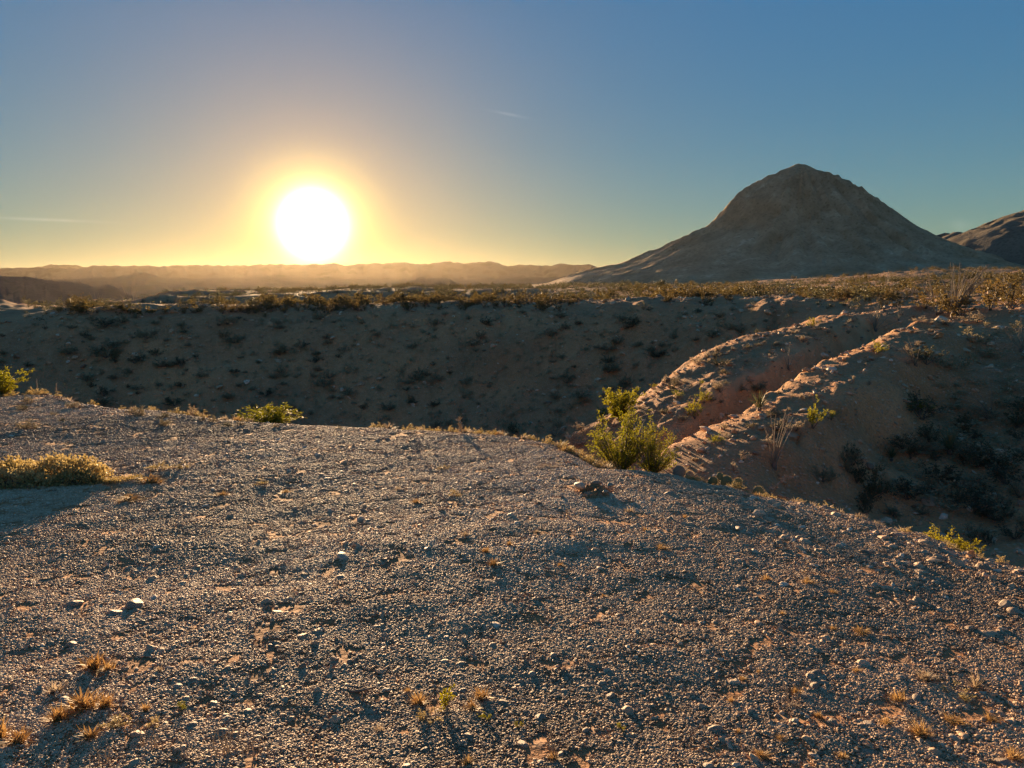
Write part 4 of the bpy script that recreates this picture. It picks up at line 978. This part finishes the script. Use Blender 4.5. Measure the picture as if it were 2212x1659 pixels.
FG = [  # (u, v, height px, width px, kind, label)
    (200, 1448, 40, 60, 'o', 'curly orange dry tuft above the golden clump at the lower left'), (232, 1452, 22, 34, 'o', 'small orange tuft right of the curly one at the lower left'),
    (125, 1560, 46, 60, 'o', 'left golden grass clump at the lower left'), (178, 1535, 48, 80, 'o', 'large golden grass clump at the lower left'), (228, 1530, 40, 44, 'o', 'right golden grass clump at the lower left'),
    (120, 1500, 30, 40, 'b', 'pale dry stems behind the left golden clump'), (195, 1600, 34, 50, 'o', 'golden tuft below the large clump at the lower left'), (265, 1570, 26, 70, 'w', 'dark straggly weed right of the golden clumps'),
    (35, 1608, 34, 56, 'o', 'golden tuft near the bottom left corner'), (0, 1600, 44, 50, 'o', 'golden tuft cut by the left edge of the photo'), (315, 1540, 24, 26, 'o', 'small orange tuft right of the golden clumps'),
    (395, 1535, 18, 24, 'g', 'tiny green tuft in the lower left gravel'), (330, 1575, 22, 40, 'w', 'low dark weed left of the pale stalks'), (345, 1450, 16, 20, 'b', 'pale tuft above the pale stalks'),
    (965, 1530, 62, 52, 'g', 'leafy green weed at the bottom centre'), (925, 1560, 34, 60, 'w', 'yellowish weed left of the leafy green one'), (1040, 1512, 34, 52, 'o', 'orange dry tuft right of the leafy green weed'), (1020, 1535, 22, 50, 'o', 'flat orange tuft below the leafy green weed'),
    (905, 1525, 34, 50, 'o', 'brown dry tuft left of the leafy green weed'), (1048, 1560, 24, 28, 'g', 'small green tuft below the orange tuft at bottom centre'), (1343, 1578, 24, 34, 'g', 'round yellow-green tuft in the lower right gravel'),
    (1120, 1575, 16, 20, 'g', 'tiny yellow tuft beside a brown stone'), (1195, 1645, 34, 40, 'o', 'orange tuft at the bottom edge, centre'), (1010, 1652, 26, 34, 'o', 'small orange tuft at the bottom edge left of centre'),
    (820, 1585, 22, 30, 'b', 'buff tuft in the bottom gravel'), (880, 1500, 16, 24, 'o', 'orange speck tuft above the yellowish weed'),
    (1067, 1222, 20, 34, 'o', 'orange tuft in the middle gravel'), (1050, 1195, 18, 26, 'o', 'orange tuft just above another in the middle gravel'), (1160, 1150, 14, 22, 'b', 'pale tuft in the middle gravel'), (1210, 1225, 16, 26, 'o', 'orange tuft right of the middle'),
    (1100, 1178, 14, 20, 'o', 'small orange tuft near the middle'), (1005, 1160, 18, 30, 'b', 'buff tuft left of the burrow'), (1430, 1188, 20, 50, 'o', 'spread orange tuft below the dark stick'), (1305, 1290, 14, 20, 'o', 'isolated orange tuft in the gravel'),
    (1395, 1150, 16, 30, 'o', 'orange tuft beside the dark stick'), (1480, 1120, 16, 24, 'o', 'orange tuft by the right rim'), (1360, 1108, 26, 34, 'b', 'pale leafy weed on the burrow mound'), (1185, 1010, 14, 70, 'b', 'low buff grass strip above the burrow'),
    (980, 1075, 20, 34, 'w', 'small golden weed left of the burrow'), (900, 1090, 14, 30, 'o', 'low orange tuft in the left middle gravel'), (860, 1060, 14, 24, 'b', 'buff tuft in the left middle gravel'),
    (960, 1015, 14, 34, 'w', 'faint golden weed near the middle rim'), (560, 1050, 16, 34, 'w', 'golden weed right of the sprawling shrub'), (350, 1018, 20, 56, 'w', 'golden runner weed beyond the sprawling shrub'), (330, 1045, 22, 60, 'o', 'orange dry patch right of the sprawling shrub'),
    (390, 1015, 16, 40, 'w', 'small leafy weed beyond the sprawling shrub'), (480, 1070, 12, 36, 'o', 'low orange mat in the left gravel'), (280, 1080, 14, 60, 'o', 'orange ground mat below the sprawling shrub'), (620, 1065, 10, 30, 'o', 'thin orange mat left of the middle'),
    (1745, 1262, 22, 44, 'o', 'orange grass at the foot of the lone dry stalk'), (1800, 1285, 16, 30, 'o', 'orange tuft right of the lone dry stalk'), (1655, 1258, 20, 34, 'o', 'orange tuft left of the lone dry stalk'), (1860, 1375, 24, 60, 'o', 'golden low tuft above the small stone pile'),
    (1800, 1362, 16, 30, 'o', 'orange tuft left of the golden low tuft'), (1690, 1330, 14, 24, 'o', 'orange tuft in the right gravel'), (1720, 1500, 22, 34, 'o', 'orange tuft left of the small stone pile'), (1710, 1530, 20, 50, 'b', 'dry bent grass below the small stone pile'),
    (1850, 1455, 20, 30, 'o', 'orange tuft right of the small stone pile'), (2000, 1470, 44, 60, 'b', 'pale grey leafy weed at the lower right'), (2110, 1490, 54, 44, 'b', 'taller pale leafy weed at the lower right'), (2075, 1510, 30, 80, 'w', 'green-gold weed at the foot of the pale leafy weeds'),
    (1940, 1520, 40, 50, 'o', 'orange dry weed left of the pale leafy weeds'), (1990, 1590, 56, 60, 'o', 'rusty dry weed in the lower right'), (1915, 1570, 30, 40, 'o', 'orange tuft left of the rusty dry weed'), (2060, 1560, 24, 60, 'o', 'rusty mat right of the rusty dry weed'),
    (1605, 1475, 20, 26, 'o', 'orange tuft in the lower right gravel'), (1640, 1460, 14, 24, 'o', 'small orange tuft above another at lower right'), (1595, 1585, 22, 22, 'o', 'upright orange tuft near the bottom right'), (1770, 1550, 20, 30, 'o', 'round orange tuft in the lower right gravel'),
    (1645, 1640, 26, 50, 'o', 'dark red tuft near the bottom edge'), (1690, 1600, 18, 40, 'o', 'low tuft near the bottom right'), (1820, 1640, 24, 40, 'o', 'orange tuft at the bottom right'), (2190, 1640, 40, 60, 'o', 'brown dry weed in the bottom right corner'), (2140, 1560, 26, 40, 'o', 'orange tuft near the right edge'), (1580, 1520, 24, 24, 'o', 'orange upright tuft at the lower right')]
KINDS = {'o': (TUFT_O, 'grass_tuft', 'grass'), 'b': (TUFT_B, 'dry_tuft', 'grass'), 'w': (WEED, 'weed', 'weed'), 'g': (WEED_G, 'green_weed', 'weed')}
for i, (u, v, h, w, k, lb) in enumerate(FG):
    ms, nm, ct = KINDS[k]; add_one(ms[i % len(ms)], nm, ct, lb, u, v, h * (.85 if u < 1150 else .62), w * (1 if u < 1150 else .8), 0, 'dry tufts and weeds in the gravel')

# pale curled dry stalks at the bottom left
def curled(label, u, v, hpx, n, seed):
    p = hit(u, v); h = hpx * pxm(u, v, p); r = np.random.default_rng(seed); o = empty('dry_plant', p)
    for i in range(n):
        x = r.normal(0, .13 * h * n ** .5, 1)[0]; ln = h * r.uniform(.5, 1.05); t = np.linspace(0, 1, 12)
        pts = np.stack([x + .09 * h * np.sin(t * 6 + r.uniform(0, 6)) * t + r.normal(0, .12) * h * t, r.normal(0, .1) * h + .05 * h * np.cos(t * 5) * t, ln * t - .35 * ln * np.maximum(t - .8, 0) * r.uniform(-1, 3)], 1)
        b = MB(); b.tube(pts, np.linspace(h * .022, h * .012, 12), 4); q = r.integers(5, 12, 16); b.leaves(pts[q], r.normal(0, 1, (16, 3)), h * .07, h * .025, r)
        link('stem', b.mesh('stem', M['straw']), o)
    tag(o, label, 'plant', 'curled dry plants at the bottom left')
curled('curled pale dry stalks at the bottom left', 332, 1620, 52, 6, 91); curled('cluster of pale dry stalks at the bottom, left of centre', 478, 1640, 78, 9, 92)
curled('pair of short curled stalks left of the pale cluster', 285, 1598, 40, 2, 93); curled('thin dry stems at the bottom left edge', 220, 1655, 60, 3, 94)
curled('tall thin stem at the bottom right of centre', 1195, 1625, 78, 2, 95); curled('two upright dry stems left of the small stone pile', 1715, 1528, 56, 3, 96); curled('branching dry stem in the rusty weed at lower right', 1978, 1585, 62, 3, 97)

# weeds fringing the rim
us = [e[0] for e in EDGE]; vv = [e[1] for e in EDGE]
for i in range(190):
    u = random.choice((random.uniform(0, 560), random.uniform(800, 1270), random.uniform(800, 1270), random.uniform(1230, 1320), random.uniform(1480, 1800), random.uniform(1800, 2200)))
    v = float(np.interp(u, us, vv)) + random.uniform(1, 9)
    h = random.uniform(7, 17) * (1.4 if 1150 < u < 1330 else 1); k = random.random()
    where = 'at the left' if u < 560 else 'in the middle' if u < 1150 else 'left of the tall creosote' if u < 1330 else 'by the prickly pears' if u < 1800 else 'at the right'
    ms, nm = (WEED, 'rim_weed') if k < .62 else (TUFT_B, 'rim_tuft') if k < .85 else (TUFT_O, 'rim_tuft')
    kind = {'rim_weed': 'golden dry weed', 'rim_tuft': 'tiny grass tuft'}[nm]
    add_one(random.choice(ms), nm, 'weed', '%s on the rim %s' % (kind, where), u, v, h, h * random.uniform(1.2, 2.4), 0, '%ss on the rim %s' % (kind, where), rimd=random.uniform(-.25, .3))

# ------------------------------------------------------------------ shrubs on the spur and in the shaded ravine
SP = [(1500, 905, 44, 40, CREO_MID, 'green shrub on the lip of the red gully'), (1520, 880, 34, 36, CREO_MID, 'upper green shrub on the lip of the red gully'), (1530, 868, 20, 30, BUFF, 'pale shrub behind the green ones at the gully lip'),
      (1556, 848, 22, 36, BUFF, 'pale buff shrub on the spur left of the gully'), (1510, 790, 24, 40, BUFF, 'buff shrub at the left end of the spur crest'), (1530, 772, 16, 20, TUFT_B, 'dry grass tuft on the spur crest'), (1550, 762, 18, 16, TUFT_B, 'second dry grass tuft on the spur crest'),
      (1517, 832, 12, 14, CREO_MID, 'small yellow shrub on the spur side'), (1463, 862, 16, 30, CREO_MID, 'orange-green shrub low on the spur side'), (1412, 838, 10, 24, CREO_MID, 'yellow shrub at the low end of the spur crest'), (1440, 826, 14, 26, BUFF, 'pale shrub on the low spur crest'),
      (1752, 712, 20, 24, CREO_MID, 'bright yellow shrub on the spur crest'), (1895, 764, 26, 36, CREO_MID, 'golden shrub on the shoulder of the red gully'), (1755, 928, 62, 54, CREO_MID, 'yellow-green shrub on the shaded slope below the yucca'), (1795, 912, 20, 20, CREO_MID, 'small yellow shrub right of the yellow-green one on the slope'),
      (1720, 935, 24, 50, BUFF, 'pale dry shrub left of the yellow-green shrub on the slope'), (1545, 962, 26, 34, CREO_MID, 'small yellow shrub at the lower ridge crest'), (1605, 1000, 22, 26, BUFF, 'buff tussock on the slope left of the slender ocotillo'), (1585, 1022, 18, 22, BUFF, 'lower buff tussock near the prickly pear'),
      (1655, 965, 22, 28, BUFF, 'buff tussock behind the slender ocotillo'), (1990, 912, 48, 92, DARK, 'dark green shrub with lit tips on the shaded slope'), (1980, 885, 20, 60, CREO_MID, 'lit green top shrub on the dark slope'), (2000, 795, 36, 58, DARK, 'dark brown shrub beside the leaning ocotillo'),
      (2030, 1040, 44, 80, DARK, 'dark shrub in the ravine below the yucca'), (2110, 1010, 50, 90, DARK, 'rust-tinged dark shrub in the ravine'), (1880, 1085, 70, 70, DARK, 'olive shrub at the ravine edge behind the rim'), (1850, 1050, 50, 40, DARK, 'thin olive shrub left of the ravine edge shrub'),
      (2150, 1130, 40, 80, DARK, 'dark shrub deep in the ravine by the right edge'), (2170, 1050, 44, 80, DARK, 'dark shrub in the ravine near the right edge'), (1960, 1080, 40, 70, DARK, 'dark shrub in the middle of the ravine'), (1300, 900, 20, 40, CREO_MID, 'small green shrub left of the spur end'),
      (1260, 935, 22, 44, BUFF, 'pale scrub at the foot of the spur'), (1200, 945, 26, 44, BUFF, 'pale scrub peeking over the rim left of the tall creosote'), (1240, 970, 34, 60, BUFF, 'golden scrub on the rim left of the tall creosote'), (1110, 940, 26, 30, DARK, 'dark upright scrub over the middle rim'),
      (1570, 660 + 130, 12, 26, BUFF, 'faint buff shrub on the upper spur side'), (1620, 835, 12, 20, BUFF, 'pale shrub beside the white stone on the spur'), (1735, 740, 14, 26, BUFF, 'buff shrub near the top of the spur'), (2110, 700, 20, 60, BUFF, 'pale dry grass patch on the ridge top at the right'), (2050, 705, 14, 40, BUFF, 'pale dry grass patch below the tallest ocotillo'),
      (1990, 700, 12, 40, BUFF, 'pale scrub on the ridge shoulder by the red clay'), (2080, 688, 40, 70, MESA, 'golden creosote right of the tallest ocotillo'), (2025, 682, 44, 60, MESA, 'golden creosote left of the tallest ocotillo'), (2140, 672, 56, 70, MESA, 'tall golden creosote on the ridge further right'),
      (2185, 668, 60, 66, MESA, 'orange-gold creosote at the right edge of the ridge'), (2000, 668, 30, 50, MESA, 'golden creosote at the head of the red gully')]
for i, (u, v, h, w, ms, lb) in enumerate(SP): add_one(ms[i % len(ms)], 'tuft' if ms is TUFT_B else 'desert_shrub', 'shrub', lb, u, v, h, w)
for i in range(84):
    u = random.uniform(1740, 2225); v = random.uniform(860, 1190)
    if v > float(np.interp(u, us, vv)) - 8 or v < 1010 - (u - 1780) * .28: continue
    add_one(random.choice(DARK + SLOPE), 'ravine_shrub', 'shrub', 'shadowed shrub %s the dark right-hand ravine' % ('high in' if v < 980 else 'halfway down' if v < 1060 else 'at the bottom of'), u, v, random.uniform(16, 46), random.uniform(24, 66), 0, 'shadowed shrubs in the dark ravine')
for i in range(40):
    t = random.random(); k = t * (len(B_) - 1); j = int(k); f = k - j; a, b = B_[j], B_[min(j + 1, len(B_) - 1)]
    u = a[0] + (b[0] - a[0]) * f; v = a[1] + (b[1] - a[1]) * f + random.uniform(2, 70)
    add_one(random.choice(BUFF if random.random() < .6 else TUFT_B), 'slope_tuft', 'tuft', 'small buff tuft on the slope below the %s ridge crest' % ('lower' if t < .5 else 'upper'), u + random.uniform(0, 60), v, random.uniform(5, 11), random.uniform(8, 18), 0, 'small buff tufts on the slope below the ridge crest')
for i in range(60):
    t = random.random(); k = t * (len(A_) - 2); j = int(k); f = k - j; a, b = A_[j], A_[j + 1]
    u = a[0] + (b[0] - a[0]) * f; v = a[1] + (b[1] - a[1]) * f + abs(random.gauss(3, 26)) + 1
    add_one(random.choice(BUFF + TUFT_B), 'spur_tuft', 'tuft', 'small dry tuft on the %s sunlit spur above the gully' % ('lower' if t < .35 else 'middle' if t < .7 else 'upper'), u, v, random.uniform(4, 9), random.uniform(6, 16), 0, 'small dry tufts on the sunlit spur above the gully')

# ------------------------------------------------------------------ shaded far slope
def far_band(u): return float(np.interp(u, [0, 133, 400, 800, 1100, 1400, 1650, 1800], [712, 684, 681, 676, 670, 664, 658, 655]))
for (u, v, h, w, lb) in [(1365, 712, 20, 44, 'broad dark shrub high on the shaded far slope'), (1050, 708, 18, 34, 'dark shrub below the rim of the far slope, centre'), (1222, 712, 16, 26, 'dark shrub left of the broad one on the far slope'), (1315, 806, 22, 46, 'dark green round shrub on the far slope above the creosote'),
                         (1350, 832, 26, 34, 'upright dark shrub above the spur end on the far slope'), (1255, 860, 20, 70, 'wide dark shrub low on the far slope'), (1310, 758, 14, 66, 'spread grey shrub across the far slope'), (1020, 755, 18, 44, 'grey-brown shrub in the middle of the far slope'),
                         (230, 778, 26, 60, 'wide dark shrub on the far slope at the left'), (700, 840, 22, 50, 'dark shrub under the sun low on the far slope'), (950, 828, 14, 40, 'low dark shrub beside the boulder on the far slope'), (1555, 690, 14, 30, 'dark shrub at the canyon head behind the spur'), (1600, 720, 16, 40, 'dark shrub low behind the spur crest')]:
    add_one(random.choice(DARK if random.random() < .4 else SLOPE), 'slope_shrub', 'shrub', lb, u, v, h, w)
for i in range(400):
    u = random.uniform(-20, 1690); v0 = far_band(u); v = v0 + 6 + (925 - v0) * random.random() ** 1.0
    cl = float(fbm(np.array([u * .008]), np.array([v * .016]), 2, 88)[0])
    if random.random() > .62 + 1.1 * cl + (.25 if 150 < u < 750 else -.05): continue
    hz_ = 'at far left' if u < 260 else 'left of the sun' if u < 540 else 'under the sun' if u < 800 else 'at centre' if u < 1080 else 'right of centre' if u < 1350 else 'at right'
    hv = 'near the rim' if v < v0 + 60 else 'halfway up' if v < v0 + 140 else 'near the foot'
    s = random.choice((6, 7, 8, 10, 12, 15, 18)); add_one(random.choice(SLOPE if random.random() < .8 else DARK), 'slope_shrub', 'shrub', 'dark shrub %s of far slope %s' % (hv, hz_), u, v, s, s * random.uniform(1.3, 2.8), 0, 'dark shrubs %s of the far slope %s' % (hv, hz_))

# ------------------------------------------------------------------ brush and ocotillos on the mesas
OCO = []
for k in range(5):
    r = np.random.default_rng(700 + k); J = MB()
    for i in range(9):
        a = r.uniform(0, 6.283); til = abs(r.normal(0, .4)); d = np.array([math.cos(a) * math.sin(til), math.sin(a) * math.sin(til), math.cos(til)]); t = np.linspace(0, 1, 5)[:, None]; ln = r.uniform(.6, 1.05)
        J.tube(d * ln * t + np.array([math.cos(a), math.sin(a), 0]) * .12 * t ** 2 + np.cumsum(r.normal(0, .012, (5, 3)), 0) * t, np.linspace(.013, .006, 5), 4)
    OCO.append(J.mesh('mesa_ocotillo', M['cane']))
MZ = [(150, 'at the far left'), (350, 'left of the sun'), (560, 'just left of the sun'), (760, 'under the sun'), (950, 'right of the sun'), (1120, 'at photo centre'), (1300, 'left of the butte'), (1480, 'below the butte skirt'), (1640, 'below the butte shoulder'),
      (1780, 'below the butte summit'), (1880, 'right of the butte summit'), (1980, 'near the gully head'), (2080, 'behind the tallest ocotillo'), (2160, 'right of the tallest ocotillo'), (9999, 'at the right edge')]
def mesa_zone(u): return next(n for m, n in MZ if u < m)
def mesa_at(u, R, mesh, name, cat, label, group, h, w):
    d = ray(u, 650); k = R / math.hypot(d[0], d[1]); x, y = d[0] * k, d[1] * k; p = (x, y, hz(x, y))
    o = link(name, mesh); place(o, p, random.uniform(0, 6.28), (w, w, h), (0, 0), .03 * h); tag(o, label, cat, group)
for i in range(66):
    u = random.uniform(100, 2200)
    R = random.choice((random.uniform(84, 120), random.uniform(84, 150), random.uniform(170, 215)))
    h = random.uniform(1.6, 3.0); where = ('the second mesa' if R > 165 else 'the near mesa top')
    mesa_at(u, R, random.choice(OCO), 'ocotillo', 'ocotillo', 'thin ocotillo on %s %s' % (where, mesa_zone(u)), 'thin ocotillos on %s %s' % (where, mesa_zone(u)), h, h * .8)
for i in range(34):            # silhouettes along the far edge
    u = random.uniform(330, 1290); R = float(np.interp(u, [350, 600, 800, 1000, 1150, 1300], [178, 180, 186, 192, 205, 235])) + random.uniform(0, 45)
    h = random.uniform(.9, 2.2); mesa_at(u, R, random.choice(OCO), 'ocotillo', 'ocotillo', 'tiny ocotillo on the far mesa edge %s' % mesa_zone(u), 'tiny ocotillos on the far mesa edge %s' % mesa_zone(u), h, h * .9)
cand = []
for i in range(5200):
    u = random.uniform(-60, 2270); R = random.choice((random.uniform(79, 104), random.uniform(84, 150), random.uniform(100, 330)))
    if u > 1750: R = random.uniform(54 + max(0, (2100 - u)) * .05, 300)
    if u < 1750 and R < float(np.interp(u, [0, 400, 800, 1400, 1750], [93, 87, 83, 78, 73])): continue
    if u < 150 or (u < 300 and R > 150): continue
    x = float(fbm(np.array([u * .006]), np.array([R * .05]), 2, 99)[0])
    if x < (-.02 if R > 110 else -.12): continue
    cand.append((R, u))
cand.sort(); near_, rest = cand[:295], cand[295:]
for R, u in near_:
    h = .22 + .95 * random.random() ** 1.8; mesa_at(u, R, random.choice(MESA), 'mesa_shrub', 'shrub', '%s golden shrub on the near mesa %s' % ('tall' if h > .75 else 'medium' if h > .52 else 'small', mesa_zone(u)), 'golden shrubs on the near mesa %s' % mesa_zone(u), h, h * random.uniform(1.2, 2.0))
def far_R(u): return float(np.interp(u, [0, 400, 800, 1400, 1700, 1800, 2250], [92, 86, 82, 77, 72, 46, 44]))
def brush(name, label, spots, mat, hr, seed):
    r = np.random.default_rng(seed); V = []; src = []
    for k in range(6):
        S, F = shrub_parts(960 + k, nst=8, twigs=4, per=4, leaf=.14, lw=.6, spread=.95, upright=.7); src.append(np.concatenate(F.v))
    xs, ys = [], []
    for R, u in spots:
        d = ray(u, 650); k = R / math.hypot(d[0], d[1]); xs.append(d[0] * k); ys.append(d[1] * k)
    zs = height(np.array(xs), np.array(ys))
    for x, y, z in zip(xs, ys, zs):
        v = src[r.integers(0, 6)].copy(); a = r.uniform(0, 6.28); h = hr[0] + (hr[1] - hr[0]) * r.uniform() ** 2.2 * 1.35; w = h * r.uniform(1.2, 2.2)
        c, s = math.cos(a), math.sin(a); v = np.stack([(v[:, 0] * c - v[:, 1] * s) * w + x, (v[:, 0] * s + v[:, 1] * c) * w + y, v[:, 2] * h + z], 1); V.append(v)
    V = np.concatenate(V); o = link(name, np_mesh(name, V, np.arange(len(V)).reshape(-1, 4), M[mat])); tag(o, label, None, None, 'stuff')
brush('brush', 'low golden brush covering the mesas out to the horizon', rest, 'mesashrub', (.3, 1.2), 44)
spots = []
for i in range(5200):
    u = random.uniform(-60, 2270); R = random.uniform(90, 360) if u < 1750 else random.uniform(62, 360)
    if u < 300 and R > 170: continue
    if float(fbm(np.array([u * .005]), np.array([R * .04]), 3, 133)[0]) < -.05: continue
    spots.append((R, u))
for i in range(1800): spots.append((random.uniform(150, 300), random.uniform(320, 1500)))
brush('scrub', 'dark olive scrub between the golden brush on the mesas', spots, 'darkshrub', (.4, 1.2), 45)

spots = []
while len(spots) < 2600:
    az = R_(random.uniform(-34, 34)); R = random.uniform(24, 90); u = UW / 2 + FPX * math.tan(az) / math.cos(PITCH)
    if R < 58 and (u < 1500 or R * (math.sin(az) * .78 - math.cos(az) * .62) < -5.5): continue
    if R > far_R(u): continue
    spots.append((R, u))
brush('slope_tussocks', 'small grey-olive tussocks speckling the shaded slopes', spots, 'slopeshrub', (.10, .42), 46)

# ------------------------------------------------------------------ tell look-alikes apart by their order along the view
ORD = ['first', 'second', 'third', 'fourth', 'fifth', 'sixth', 'seventh', 'eighth', 'ninth', 'tenth', 'eleventh', 'twelfth', 'thirteenth', 'fourteenth', 'fifteenth', 'sixteenth', 'seventeenth', 'eighteenth', 'nineteenth', 'twentieth']
def order_labels():
    by = {}
    for o in col.objects:
        if o.parent is None and o.get('category') and o.get('group'): by.setdefault(o['label'], []).append(o)
    for lb, os_ in by.items():
        if len(os_) < 2: continue
        os_.sort(key=lambda o: math.atan2(o.location[0], o.location[1]))
        for i, o in enumerate(os_):
            if len(os_) <= 40:
                n = ORD[i] + ' from the left' if i < len(os_) / 2 or len(os_) - i > 20 else (ORD[len(os_) - 1 - i] + ' from the right')
                o['label'] = lb + ', ' + n
order_labels()
#END
